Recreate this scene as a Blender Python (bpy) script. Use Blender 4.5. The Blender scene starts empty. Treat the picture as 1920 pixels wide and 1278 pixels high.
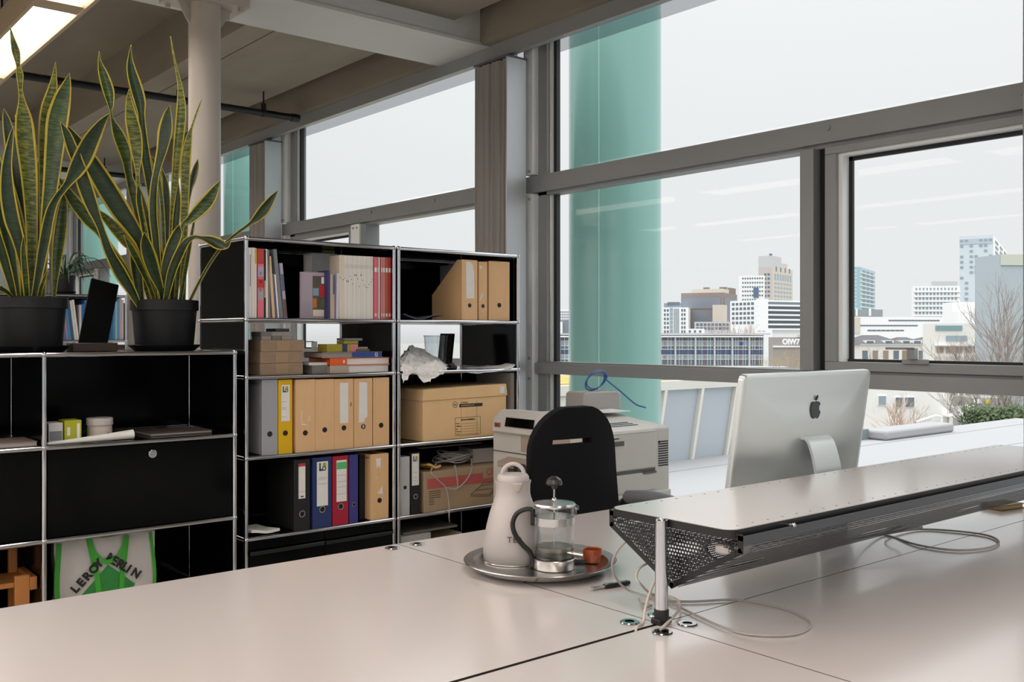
import bpy, bmesh, math, random
import numpy as np
from mathutils import Vector, Matrix
random.seed(7)
S = bpy.context.scene
COL = S.collection
PI = math.pi
# ------------------------------------------------------------------ camera, world, exposure
F, YAW, Y0, EYE = 1818.0, math.radians(50.363), 626.8, 1.34      # focal length and horizon in pixels of the 1920x1278 frame
CS, SN = math.cos(YAW), math.sin(YAW)
cam_d = bpy.data.cameras.new('camera'); cam = bpy.data.objects.new('camera', cam_d); COL.objects.link(cam)
cam.location = (0, 0, EYE); cam.rotation_euler = (PI/2, 0, YAW - PI/2)
cam_d.sensor_width = 36; cam_d.lens = F*36/1920; cam_d.shift_y = -(639-Y0)/1920; cam_d.clip_start = .05; cam_d.clip_end = 3000
S.camera = cam
SKY, LAMP = 1.0, 8.6
world = bpy.data.worlds.new('overcast_sky'); S.world = world; world.use_nodes = True
nt = world.node_tree; nt.nodes.clear()
tc = nt.nodes.new('ShaderNodeTexCoord'); sx = nt.nodes.new('ShaderNodeSeparateXYZ'); mr = nt.nodes.new('ShaderNodeMapRange')
rp = nt.nodes.new('ShaderNodeValToRGB'); bg = nt.nodes.new('ShaderNodeBackground'); wo = nt.nodes.new('ShaderNodeOutputWorld')
ns = nt.nodes.new('ShaderNodeTexNoise'); ns.inputs['Scale'].default_value = 2.2; ns.inputs['Detail'].default_value = 3
mx = nt.nodes.new('ShaderNodeMix'); mx.data_type = 'RGBA'; mx.blend_type = 'MULTIPLY'; mx.inputs[0].default_value = .05
mr.inputs['From Min'].default_value = -1
nt.links.new(tc.outputs['Generated'], sx.inputs[0]); nt.links.new(sx.outputs['Z'], mr.inputs['Value']); nt.links.new(mr.outputs[0], rp.inputs[0])
nt.links.new(tc.outputs['Generated'], ns.inputs['Vector'])
nt.links.new(rp.outputs[0], mx.inputs[6]); nt.links.new(ns.outputs['Fac'], mx.inputs[7]); nt.links.new(mx.outputs[2], bg.inputs[0]); nt.links.new(bg.outputs[0], wo.inputs[0])
bg.inputs[1].default_value = SKY
els = rp.color_ramp.elements
els[0].position = .0; els[0].color = (.34, .34, .34, 1)
els[1].position = .49; els[1].color = (.5, .5, .5, 1)
for p, v in ((.505, .71), (.58, .72), (.66, .78), (.70, 1.25), (.75, 1.7), (.87, 2.15), (1.0, 2.5)):      # an overcast sky: the zenith about three times the horizon
    e = els.new(p); e.color = (v*.98, v*.988, v, 1)
vs = S.view_settings; vs.view_transform = 'Standard'; vs.look = 'None'; vs.gamma = 1; vs.use_curve_mapping = False; vs.exposure = 0.32
S.cycles.use_denoising = True; S.cycles.max_bounces = 8; S.cycles.diffuse_bounces = 4; S.cycles.glossy_bounces = 4
S.cycles.transparent_max_bounces = 24; S.cycles.transmission_bounces = 4; S.cycles.caustics_reflective = False; S.cycles.caustics_refractive = False

# ------------------------------------------------------------------ helpers
def at(px, py, X=None, Y=None, Z=None, D=None):
    """The world point seen at a photo pixel, on the plane X=, Y= or Z=, or at forward distance D."""
    a = (px-960)/F; h = (Y0-py)/F
    d = Vector((CS+a*SN, SN-a*CS, h))
    t = X/d.x if X is not None else Y/d.y if Y is not None else (Z-EYE)/h if Z is not None else D
    return d*t + Vector((0, 0, EYE))
def xat(px, Y): return at(px, 600, Y=Y).x
def zat(px, py, Y): return at(px, py, Y=Y).z
def lin(c):
    return tuple((v/255/12.92 if v/255 <= .04045 else ((v/255+.055)/1.055)**2.4) for v in c)
MC = {}
def mat(name, rgb, rough=.5, metal=0, var=0, scale=8, bump=0, stretch=(1, 1, 1), spec=.5, emit=0, bscale=None, coat=0):
    if name in MC: return MC[name]
    m = bpy.data.materials.new(name); m.use_nodes = True; n = m.node_tree; b = n.nodes['Principled BSDF']
    c = lin(rgb)
    b.inputs['Base Color'].default_value = (*c, 1); b.inputs['Roughness'].default_value = rough; b.inputs['Metallic'].default_value = metal
    b.inputs['Specular IOR Level'].default_value = spec; b.inputs['Coat Weight'].default_value = coat; b.inputs['Coat Roughness'].default_value = .16
    if emit:
        b.inputs['Emission Color'].default_value = (*c, 1); b.inputs['Emission Strength'].default_value = emit
    if var or bump:
        t = n.nodes.new('ShaderNodeTexCoord'); mp = n.nodes.new('ShaderNodeMapping'); no = n.nodes.new('ShaderNodeTexNoise')
        mp.inputs['Scale'].default_value = stretch; no.inputs['Scale'].default_value = scale; no.inputs['Detail'].default_value = 6; no.inputs['Roughness'].default_value = .6
        n.links.new(t.outputs['Object'], mp.inputs[0]); n.links.new(mp.outputs[0], no.inputs['Vector'])
        if var:
            cr = n.nodes.new('ShaderNodeValToRGB'); cr.color_ramp.elements[0].position = .3; cr.color_ramp.elements[1].position = .7
            cr.color_ramp.elements[0].color = (*[v*(1-var) for v in c], 1); cr.color_ramp.elements[1].color = (*[min(1, v*(1+var)) for v in c], 1)
            n.links.new(no.outputs['Fac'], cr.inputs[0]); n.links.new(cr.outputs[0], b.inputs['Base Color'])
        if bump:
            n2 = no
            if bscale:
                n2 = n.nodes.new('ShaderNodeTexNoise'); n2.inputs['Scale'].default_value = bscale; n.links.new(mp.outputs[0], n2.inputs['Vector'])
            bp = n.nodes.new('ShaderNodeBump'); bp.inputs['Strength'].default_value = bump; bp.inputs['Distance'].default_value = .01
            n.links.new(n2.outputs['Fac'], bp.inputs['Height']); n.links.new(bp.outputs[0], b.inputs['Normal'])
    MC[name] = m; return m
def glass_mat(name, tint, gloss=.06, grough=.0, ior=1.45):
    """Architectural glass: tinted transparency with a Fresnel reflection."""
    m = bpy.data.materials.new(name); m.use_nodes = True; n = m.node_tree; n.nodes.clear()
    o = n.nodes.new('ShaderNodeOutputMaterial'); t = n.nodes.new('ShaderNodeBsdfTransparent'); g = n.nodes.new('ShaderNodeBsdfGlossy'); x = n.nodes.new('ShaderNodeMixShader'); fr = n.nodes.new('ShaderNodeFresnel')
    t.inputs[0].default_value = (*tint, 1); g.inputs['Roughness'].default_value = grough; fr.inputs[0].default_value = ior
    ge = n.nodes.new('ShaderNodeNewGeometry'); io = n.nodes.new('ShaderNodeMapRange')      # the same Fresnel curve on both faces of the pane
    io.inputs['To Min'].default_value = ior; io.inputs['To Max'].default_value = 1/ior; n.links.new(ge.outputs['Backfacing'], io.inputs['Value']); n.links.new(io.outputs[0], fr.inputs[0])
    n.links.new(fr.outputs[0], x.inputs[0]); n.links.new(t.outputs[0], x.inputs[1]); n.links.new(g.outputs[0], x.inputs[2]); n.links.new(x.outputs[0], o.inputs[0])
    MC[name] = m; return m

class MB:
    """Collects simple shapes; build() links them as ONE mesh object."""
    def __init__(s): s.v = []; s.f = []; s.m = []
    def add(s, vs, fs, mi=0):
        k = len(s.v); s.v += [tuple(v) for v in vs]; s.f += [tuple(i+k for i in f) for f in fs]; s.m += [mi]*len(fs); return s
    def box(s, x0, x1, y0, y1, z0, z1, mi=0, M=None):
        vs = [(x, y, z) for z in (z0, z1) for y in (y0, y1) for x in (x0, x1)]
        if M is not None: vs = [M @ Vector(v) for v in vs]
        return s.add(vs, [(0, 2, 3, 1), (4, 5, 7, 6), (0, 1, 5, 4), (2, 6, 7, 3), (0, 4, 6, 2), (1, 3, 7, 5)], mi)
    def cyl(s, p0, p1, r, n=16, mi=0, r1=None, caps=True):
        p0 = Vector(p0); p1 = Vector(p1); d = (p1-p0).normalized(); r1 = r if r1 is None else r1
        a = d.orthogonal().normalized(); b = d.cross(a)
        vs = []
        for p, q in ((p0, r), (p1, r1)):
            for i in range(n):
                t = 2*PI*i/n; vs.append(p + (a*math.cos(t) + b*math.sin(t))*q)
        fs = [(i, (i+1) % n, n+(i+1) % n, n+i) for i in range(n)]
        if caps: fs += [tuple(reversed(range(n))), tuple(range(n, 2*n))]
        return s.add(vs, fs, mi)
    def tube(s, pts, r, n=8, mi=0, closed=False):
        P = [Vector(p) for p in pts]; N = len(P); vs = []; up = None
        rr = r if isinstance(r, (list, tuple)) else [r]*N
        for i in range(N):
            d = (P[(i+1) % N]-P[i-1]) if closed else (P[min(i+1, N-1)]-P[max(i-1, 0)])
            d = d.normalized() if d.length > 1e-9 else Vector((0, 0, 1))
            up = d.orthogonal().normalized() if up is None else (up - d*up.dot(d)).normalized()
            w = d.cross(up)
            for k in range(n):
                t = 2*PI*k/n; vs.append(P[i] + (up*math.cos(t) + w*math.sin(t))*rr[i])
        fs = []
        for i in range(N if closed else N-1):
            j = (i+1) % N
            for k in range(n): fs.append((i*n+k, i*n+(k+1) % n, j*n+(k+1) % n, j*n+k))
        if not closed: fs += [tuple(reversed(range(n))), tuple(range((N-1)*n, N*n))]
        return s.add(vs, fs, mi)
    def lathe(s, prof, c=(0, 0, 0), n=32, mi=0):
        vs = []; cx, cy, cz = c
        for r, z in prof:
            for i in range(n):
                t = 2*PI*i/n; vs.append((cx+r*math.cos(t), cy+r*math.sin(t), cz+z))
        fs = []
        for j in range(len(prof)-1):
            for i in range(n): fs.append((j*n+i, j*n+(i+1) % n, (j+1)*n+(i+1) % n, (j+1)*n+i))
        return s.add(vs, fs, mi)
    def ball(s, c, r, n=12, mi=0, sz=1):
        pr = [(max(r*math.sin(PI*k/(n//2)), 1e-4), -r*sz*math.cos(PI*k/(n//2))) for k in range(n//2+1)]
        return s.lathe(pr, c, n, mi)
    def prism(s, poly, d0, d1, axis='y', mi=0):
        """2-D polygon (a, b) extruded: axis y -> (a, d, b); x -> (d, a, b); z -> (a, b, d)."""
        f = {'y': lambda a, b, d: (a, d, b), 'x': lambda a, b, d: (d, a, b), 'z': lambda a, b, d: (a, b, d)}[axis]
        n = len(poly); vs = [f(a, b, d0) for a, b in poly] + [f(a, b, d1) for a, b in poly]
        return s.add(vs, [tuple(range(n)), tuple(reversed(range(n, 2*n)))] + [(i, n+i, n+(i+1) % n, (i+1) % n) for i in range(n)], mi)
    def mesh(s, name, mats, smooth=True, angle=35, fix=True):
        me = bpy.data.meshes.new(name); me.from_pydata([tuple(v) for v in s.v], [], s.f)
        for m in (mats if isinstance(mats, (list, tuple)) else [mats]): me.materials.append(m)
        if s.m and max(s.m): me.polygons.foreach_set('material_index', s.m)
        if fix:
            bm = bmesh.new(); bm.from_mesh(me); bmesh.ops.recalc_face_normals(bm, faces=bm.faces); bm.to_mesh(me); bm.free()
        if smooth:
            me.polygons.foreach_set('use_smooth', [True]*len(me.polygons)); me.set_sharp_from_angle(angle=math.radians(angle))
        me.update(); return me
    def build(s, name, mats, parent=None, loc=(0, 0, 0), rot=None, bevel=0, seg=2, smooth=True, angle=35, fix=True):
        return put(s.mesh(name, mats, smooth, angle, fix), name, parent, loc, rot, bevel, seg)
def put(me, name, parent=None, loc=(0, 0, 0), rot=None, bevel=0, seg=2, scale=None):
    o = bpy.data.objects.new(name, me); COL.objects.link(o); o.location = loc
    if rot: o.rotation_euler = rot
    if scale: o.scale = scale
    if parent is not None: o.parent = parent
    if bevel:
        b = o.modifiers.new('b', 'BEVEL'); b.width = bevel; b.segments = seg; b.limit_method = 'ANGLE'; b.angle_limit = math.radians(40)
    return o
def tag(o, label=None, cat=None, group=None, kind=None):
    if label: o['label'] = label
    if cat: o['category'] = cat
    if group: o['group'] = group
    if kind: o['kind'] = kind
    return o
def thing(name, label, cat, loc=(0, 0, 0), rz=0, group=None):
    o = bpy.data.objects.new(name, None); COL.objects.link(o); o.empty_display_size = .05
    o.location = loc; o.rotation_euler = (0, 0, rz); return tag(o, label, cat, group)
def shell(name, loc=(0, 0, 0)):
    o = bpy.data.objects.new(name, None); COL.objects.link(o); o.location = loc; o['kind'] = 'structure'; return o
def struct(mb, name, mats, **k): return tag(mb.build(name, mats, **k), kind='structure')
def dup(root, loc, rz=None, label=None, group=None):
    def cp(o, p):
        c = o.copy(); COL.objects.link(c)
        if p is not None: c.parent = p
        for ch in [q for q in KIDS.get(o, [])]: cp(ch, c)
        return c
    KIDS = {}
    for q in COL.objects:
        if q.parent is not None: KIDS.setdefault(q.parent, []).append(q)
    r = cp(root, None); r.location = loc
    if rz is not None: r.rotation_euler = (0, 0, rz)
    return tag(r, label, None, group)
def text(s, name, size, m, parent, loc, rot, depth=.0004, align='LEFT', sx=1, bold=0):
    c = bpy.data.curves.new(name, 'FONT'); c.body = s; c.size = size; c.extrude = depth; c.align_x = align; c.offset = bold; c.resolution_u = 3
    o = bpy.data.objects.new(name, c); COL.objects.link(o)
    dg = bpy.context.evaluated_depsgraph_get(); me = bpy.data.meshes.new_from_object(o.evaluated_get(dg)); bpy.data.objects.remove(o); bpy.data.curves.remove(c)
    me.materials.clear(); me.materials.append(m)
    return put(me, name, parent, loc, rot, scale=(sx, 1, 1))
FACE = (PI/2, 0, 0)                     # text that stands upright and faces -Y
def perf(o, u, v, Lu, Lv, pitch, fill=.62, inside=None):
    """A perforated sheet: staggered square cells, each with an eight-sided hole."""
    u = np.array(u, float); v = np.array(v, float); o = np.array(o, float); nu = int(Lu/pitch); nv = int(Lv/pitch)
    jj, ii = np.meshgrid(np.arange(nv), np.arange(nu)); ii = ii.ravel(); jj = jj.ravel()
    cu = (ii+.5+(jj % 2)*.5)*pitch; cv = (jj+.5)*pitch
    ok = cu < Lu-pitch*.5
    if inside is not None: ok &= inside(cu, cv)
    cu = cu[ok]; cv = cv[ok]; N = len(cu); h = pitch/2; r = h*fill
    ang = np.arange(8)*PI/4+PI/4
    ou = np.array([h, 0, -h, -h, -h, 0, h, h]); ov = np.array([h, h, h, 0, -h, -h, -h, 0])
    U = np.concatenate([cu[:, None]+ou, cu[:, None]+r*np.cos(ang)], 1); V = np.concatenate([cv[:, None]+ov, cv[:, None]+r*np.sin(ang)], 1)
    P = o + U[..., None]*u + V[..., None]*v
    base = (np.arange(N)*16)[:, None, None]; k = np.arange(8); q = np.stack([k, (k+1) % 8, 8+(k+1) % 8, 8+k], 1)[None]
    return P.reshape(-1, 3), (base+q).reshape(-1, 4)
def np_mesh(name, P, Q, m):
    me = bpy.data.meshes.new(name); me.vertices.add(len(P)); me.vertices.foreach_set('co', np.asarray(P, np.float32).ravel())
    me.loops.add(Q.size); me.loops.foreach_set('vertex_index', np.asarray(Q, np.int32).ravel()); me.polygons.add(len(Q))
    me.polygons.foreach_set('loop_start', np.arange(len(Q), dtype=np.int32)*4); me.update(calc_edges=True); me.materials.append(m); return me
def smoothpath(pts, n=8):
    """Catmull-Rom through points (any dimension)."""
    P = [np.array(p, float) for p in pts]; P = [2*P[0]-P[1]] + P + [2*P[-1]-P[-2]]; out = []
    for i in range(1, len(P)-2):
        for k in range(n):
            t = k/n; a, b, c, d = P[i-1], P[i], P[i+1], P[i+2]
            out.append(.5*(2*b+(c-a)*t+(2*a-5*b+4*c-d)*t*t+(3*b-a-3*c+d)*t**3))
    out.append(P[-2]); return out
# ------------------------------------------------------------------ materials
chrome = mat('chrome', (196, 196, 200), .1, 1)
steel = mat('brushed_steel', (205, 203, 200), .24, 1, bump=.03, bscale=200)
black_panel = mat('black_lacquered_steel', (6, 7, 8), .14, 0, spec=.14)
matt_black = mat('black_plastic', (22, 22, 23), .42, bump=.03, scale=60)
fabric_black = mat('black_fabric', (20, 20, 22), .85, bump=.25, scale=350, spec=.2)
grey_frame = mat('grey_painted_steel', (146, 149, 150), .42, var=.04, scale=3)
white_frame = mat('white_painted_steel', (244, 247, 247), .4, var=.02, scale=4)
gasket = mat('black_rubber', (22, 25, 27), .5)
white_paint = mat('white_paint', (200, 202, 200), .5, var=.02, scale=3)
column_paint = mat('column_paint', (182, 174, 164), .42)
laminate = mat('pale_laminate', (222, 214, 211), .28, spec=.5, coat=1.0)
white_plastic = mat('white_plastic', (194, 186, 182), .35, var=.02, scale=6)
grey_plastic = mat('grey_plastic', (176, 174, 168), .42, var=.02, scale=6)
paper = mat('white_paper', (228, 226, 222), .7, var=.04, scale=20)
paper_grey = mat('grey_paper', (176, 174, 172), .7, var=.06, scale=20)
black_ink = mat('black_ink', (25, 23, 22), .6)
wood_file = mat('plywood', (226, 184, 136), .5, var=.10, scale=9, stretch=(1, 1, .18), bump=.02)
cardboard = mat('cardboard', (232, 194, 144), .75, var=.06, scale=7, stretch=(1, 1, .3), bump=.04)
pane_glass = glass_mat('window_glass', (.98, .99, .985), ior=1.12)
clear_glass = glass_mat('clear_glass', (.97, .98, .98), ior=1.5)
clear_plastic = glass_mat('clear_plastic', (.90, .92, .93), ior=1.5, grough=.1)
screen_glass = glass_mat('grey_sunscreen', (.70, .71, .72), ior=1.05)
cable_grey = mat('grey_cable_sheath', (166, 162, 157), .45)
desk_edge = mat('dark_desk_edge', (58, 48, 44), .6)
# ------------------------------------------------------------------ room shell
concrete = mat('cast_concrete', (140, 132, 119), .85, var=.13, scale=2.2, bump=.12, bscale=40, stretch=(1, .35, 1))
concrete_dk = mat('rough_concrete', (122, 112, 98), .88, var=.16, scale=3.5, bump=.15, bscale=40)
wall_white = mat('wall_plaster', (196, 188, 178), .8, var=.03, scale=3)
floor_m = mat('floor_screed', (196, 190, 182), .4, var=.08, scale=3)
struct(MB().box(-9.2, 4.0, -5.2, 20.2, -.2, 0), 'floor', floor_m)
ce = shell('ceiling', (0, 0, 3.25))
MB().box(-9.2, 4.1, -5.2, 20.2, .37, .6).build('slab', concrete, ce)
for xr in (2.55, .1, -2.35, -4.8, -7.25):
    MB().box(xr, xr+.185, -5.2, 20.2, 0, .37).build('rib', concrete, ce)
    MB().box(xr+.197, xr+.94, -5.2, 20.2, 0, .37).build('rib', concrete, ce)
    MB().box(xr+.185, xr+.197, -5.2, 20.2, .02, .37).build('joint_filler', concrete_dk, ce)
MB().box(3.69, 3.93, -5.2, 20.2, -.11, .37).build('edge_beam', concrete, ce)
def glazed(name, loc, L, rot):
    """A glazed outer wall like the one in view: low parapet, posts, two transoms, panes."""
    w = shell(name, loc); w.rotation_euler = (0, 0, rot)
    MB().box(0, L, -.2, 0, 0, .3).build('parapet', white_frame, w); MB().box(0, L, -.2, 0, 3.2, 3.62).build('lintel', concrete, w)
    n = int(L/1.65)
    for i in range(n+1): MB().box(i*L/n-.04, i*L/n+.04, -.12, 0, .3, 3.2).build('mullion', grey_frame, w)
    for z in (1.10, 2.2): MB().box(0, L, -.11, -.01, z, z+.08).build('transom', grey_frame, w)
    MB().box(0, L, -.07, -.064, .3, 3.2).build('pane', pane_glass, w)
glazed('wall_left', (-7.5, 20, 0), 25, -PI/2); glazed('wall_back', (-7.5, -3, 0), 11.5, 0)  # unseen walls; wall_back is glazed and drawn close to add daylight
struct(MB().box(-9.2, 4.0, 20, 20.2, 0, 3.62), 'wall_far', wall_white)
struct(MB().box(3.9, 4.12, -5.2, 20.2, -.2, .3), 'wall_right', white_frame)
struct(MB().box(3.755, 3.80, -5.2, 20.2, 3.052, 3.14).box(3.80, 3.812, -5.2, 20.2, 3.056, 3.14, 1), 'trim_1', [grey_frame, gasket])
# steel beams on round columns
for y in (-1.57, 5.025, 11.63, 18.2):
    b = shell('ceiling_beam', (0, y, 3.13))
    MB().box(-9, 3.83, -.275, .275, 0, .02).box(-9, 3.83, -.26, -.24, .02, .48).box(-9, 3.83, .24, .26, .02, .48).build('box_beam', white_paint, b)
    for xc in (2.035, -4.6):
        c = shell('column', (xc, y, 0))
        MB().cyl((0, 0, 0), (0, 0, 3.09), .083, 40).build('shaft', column_paint, c)
        MB().box(-.2, .2, -.12, .12, 3.09, 3.128).build('cap_plate', column_paint, c)
        MB().prism([(.083, 2.98), (.083, 3.09), (.15, 3.09)], -.008, .008, 'y').prism([(-.083, 2.98), (-.083, 3.09), (-.15, 3.09)], -.008, .008, 'y').build('gusset', column_paint, c)
        for sx_ in (-1, 1):
            for sy in (-1, 1): MB().cyl((sx_*.165, sy*.09, 3.07), (sx_*.165, sy*.09, 3.092), .014, 6).build('bolt', column_paint, c)
# ------------------------------------------------------------------ window wall, one bay between two curtain posts
curtain_m = mat('taupe_curtain', (152, 148, 144), .8, var=.10, scale=3, stretch=(8, 8, .4), bump=.05)
plate_m = mat('pale_anodised_metal', (186, 188, 190), .35, .6, var=.05, scale=4, stretch=(1, 1, .2))
purple_m = mat('mauve_metal', (96, 84, 90), .45)
BAY = 3.3
def hbar(mb, z0, z1, y0, y1, x0=3.9, x1=4.02, mi=0): return mb.box(x0, x1, y0, y1, z0, z1, mi)
for k in range(-3, 5):
    yf = 4.517+BAY*k                    # near face of the post at the far end of this bay
    yn = yf-BAY+.33                     # far face of the next post
    w = shell('window_%d' % (k+4), (0, 0, 0))
    MB().box(3.88, 4.0, yf-.027, yf+.055, .3, 2.2).box(3.88, 4.0, yf-.027, yf+.055, 2.32, 3.3).build('upright', white_frame, w)
    MB().box(3.93, 4.04, yf-.105, yf-.027, .3, 3.3).build('frame_post', grey_frame, w)
    MB().box(3.955, 3.99, yf-.125, yf-.105, .3, 3.3).build('frame_bead', white_frame, w)
    MB().box(3.97, 4.0, yf-.15, yf-.125, .3, 3.3).build('gasket', gasket, w)
    MB().box(3.9, 4.02, yn-.05, yn+.05, .3, 3.3).build('frame_post', grey_frame, w)
    m = MB(); hbar(m, 2.21, 2.312, yn, yf+.08); hbar(m, 2.192, 2.21, yn, yf-.02, 3.93); m.build('transom', grey_frame, w)
    m = MB(); hbar(m, 1.102, 1.166, yn, yf+.08); hbar(m, 1.166, 1.176, yn, yf-.02, 3.925); m.build('transom', grey_frame, w)
    flip = k % 2 == 1                   # every second bay is mirrored: its sash sits by the far post
    ym = yf-1.31 if flip else yf-1.94
    MB().box(3.9, 4.02, ym-.035, ym+.036, .3, 1.102).box(3.9, 4.02, ym-.035, ym+.036, 1.176, 2.192).build('mullion', grey_frame, w)
    if flip: MB().box(3.885, 3.96, ym+.036, ym+.17, .3, 1.102).box(3.885, 3.96, ym+.036, ym+.17, 1.176, 2.2).build('upright', white_frame, w)
    else: MB().box(3.955, 4.02, ym-.09, ym-.035, 1.176, 2.192).build('recess', gasket, w)
    for z in (2.17, 2.34, 1.07, 1.195):
        for dy in (-.005, .035):
            MB().cyl((3.872, yf+dy, z), (3.882, yf+dy, z), .009, 8).build('bolt', grey_plastic, w)
            if flip and z < 2.3: MB().cyl((3.877, ym+.08+dy*1.4, z), (3.887, ym+.08+dy*1.4, z), .009, 8).build('bolt', grey_plastic, w)
    for y in (ym-.11, ym-.95): MB().cyl((3.893, y, 2.275), (3.905, y, 2.275), .014, 8).build('bolt', grey_frame, w)
    G = 3.985
    MB().box(G, G+.006, yn+.04, yf-.12, 2.30, 3.3).build('pane', pane_glass, w)
    p0, p1 = (yn+.04, ym-.03) if flip else (ym+.03, yf-.12)
    MB().box(G, G+.006, p0, p1, 1.16, 2.2).build('pane', pane_glass, w)
    MB().box(G, G+.006, yn+.04, yf-.12, .3, 1.105).build('pane', pane_glass, w)
    # tilting sash
    s0, s1, z0, z1 = (ym+.18, yf-.10, 1.178, 2.19) if flip else (yn-.04, ym-.09, 1.178, 2.19)
    s = MB(); t = .058
    s.box(3.905, 3.99, s0, s1, z0, z0+.04).box(3.905, 3.99, s0, s1, z1-.035, z1).box(3.905, 3.99, s1-t, s1, z0+.04, z1-.035).box(3.905, 3.99, s0, s0+t, z0+.04, z1-.035)
    sash = s.build('sash', grey_frame, w, bevel=.003)
    b = .022
    MB().box(3.925, 3.985, s1-t-b, s1-t, z0+.04, z1-.035).box(3.925, 3.985, s0+t, s1-t-b, z1-.035-.012, z1-.035).build('reveal', white_frame, sash)
    MB().box(3.975, 3.99, s1-t-b-.018, s1-t-b, z0+.04, z1-.047).box(3.975, 3.99, s0+t, s1-t-b, z1-.065, z1-.047).box(3.965, 3.99, s0+t, s1-t-b, z0+.04, z0+.052).build('gasket', gasket, sash)
    MB().box(G, G+.006, s0+t, s1-t, z0+.03, z1-.03).build('pane', pane_glass, sash)
    yh = (s0+s1)/2+.08
    MB().box(3.885, 3.906, yh-.08, yh+.03, z0+.038, z0+.058).box(3.86, 3.90, yh-.035, yh-.005, z0+.058, z0+.105).box(3.86, 3.872, yh-.035, yh+.09, z0+.098, z0+.108).build('handle', grey_frame, sash, bevel=.002)
    MB().box(4.06, 4.064, yn-.3, yf+.05, 3.089, 3.45).build('sunscreen', screen_glass, w)
    # parked curtain with its guide
    lab = {0: 'tall taupe parked curtain rising behind the end of the tall black shelving', 1: 'narrow dark parked curtain beside the white column, above the open books', 2: 'parked curtain of the next bay behind the white column', 3: 'second parked curtain behind the white column, seen between plant leaves', 4: 'last parked curtain at the far end of the window wall'}.get(k, 'parked taupe curtain out of the frame along the window wall')
    cu = thing('curtain', lab, 'curtain', (3.7, yf, .06), group=None if k >= 0 else 'parked curtains out of the frame')
    N = 96; pr = []
    for i in range(N+1):
        y = .012+.31*i/N; pr.append((.012+.011*math.sin(i/N*2*PI*6.5)*(.6+.4*math.sin(i*.37)), y))
    vs = []; fs = []
    for j, z in enumerate((0, 1.2, 2.2, 2.95)):
        for i, (x, y) in enumerate(pr): vs.append((x+.006*math.sin(z*1.3+i*.21), y+.004*math.sin(z*1.1+i*.13), z))
    for j in range(3):
        for i in range(N): a = j*(N+1)+i; fs.append((a, a+1, a+N+2, a+N+1))
    f_ = MB().add(vs, fs).box(.03, .14, .015, .32, 0, 2.95); f_.build('fabric', curtain_m, cu, angle=60)
    MB().box(0, .152, -.002, .010, 0, 2.955).build('end_plate', plate_m, cu)
    MB().box(0, .16, -.002, .328, 2.955, 2.968).build('top_plate', purple_m, cu)
# ------------------------------------------------------------------ ceiling lights
alu_warm = mat('light_housing', (168, 150, 122), .45, var=.05, scale=5)
diff = bpy.data.materials.new('lit_diffuser'); diff.use_nodes = True
_b = diff.node_tree.nodes['Principled BSDF']; _b.inputs['Base Color'].default_value = (.9, .88, .85, 1); _b.inputs['Emission Color'].default_value = (1, .915, .85, 1); _b.inputs['Emission Strength'].default_value = LAMP
def luminaire(label, x, y0, y1, group=None, k=1):
    """A slender suspended housing with a recessed glowing panel."""
    t = thing('ceiling_light', label, 'light', (x, y0, 2.98), group=group); L = y1-y0; t.scale = (k, 1, 1)
    h = MB()
    h.prism([(-.125, .0), (-.105, 0), (-.088, .05), (-.088, .14), (-.125, .14)], 0, L, 'y').prism([(.125, 0), (.105, 0), (.088, .03), (.088, .14), (.125, .14)], 0, L, 'y')
    h.box(-.105, .105, 0, .07, .006, .14).box(-.105, .105, L-.07, L, .006, .14).box(-.088, .088, .07, L-.07, .06, .14)
    h.build('housing', alu_warm, t)
    MB().box(-.088, .088, .07, L-.07, .022, .055).build('diffuser', diff, t)
    MB().cyl((0, .4, .14), (0, .4, .62), .004, 6).build('suspension', steel, t); MB().cyl((0, L-.4, .14), (0, L-.4, .62), .004, 6).build('suspension', steel, t)
    return t
LX = 1.355
vis = {0: 'long lit ceiling panel above the tall variegated plants', -1: 'lit ceiling panel cut off by the top edge of the picture'}
for k in range(-5, 3):
    luminaire(vis.get(k, 'lit ceiling panel out of the frame in the same run'), LX, 5.21+1.75*k, 5.21+1.75*(k+1), None if k in vis else 'ceiling lights out of the frame')
for xr in (-1.1, -3.55, -6.0):
    for k in range(-2, 3): luminaire('lit ceiling panel out of the frame deeper in the room', xr, 1+3.3*k, 1+3.3*k+3.1, 'ceiling lights deeper in the room', 2.6)
# black pipes under the ceiling
pipe_m = mat('black_pipe', (20, 21, 23), .35)
def pipe(label, y, x0, x1, z, hang):
    t = thing('ceiling_pipe', label, 'pipe', (x0, y, z))
    MB().cyl((0, 0, 0), (x1-x0, 0, 0), .0275, 18).build('tube', pipe_m, t)
    MB().cyl((x1-x0-.06, 0, 0), (x1-x0+.012, 0, 0), .034, 18).build('end_cap', pipe_m, t, bevel=.006)
    for hx in hang:
        h = MB().cyl((hx-x0, 0, -.0), (hx-x0, 0, .075), .02, 10).cyl((hx-x0, 0, .075), (hx-x0, 0, 3.25-z if hx > 2.55 else 3.62-z), .007, 8).cyl((hx-x0-.012, 0, 0), (hx-x0+.012, 0, 0), .033, 18)
        h.build('hanger', pipe_m, t)
pipe('long black pipe ending in a cap below the ceiling near the windows', 7.12, 1.2, 3.655, 3.08, (1.5, 2.69, 3.36))
pipe('farther black pipe low behind the leaves of the large plant', 10.9, -1, 3.655, 3.08, (1.5, 3.3))
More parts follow.
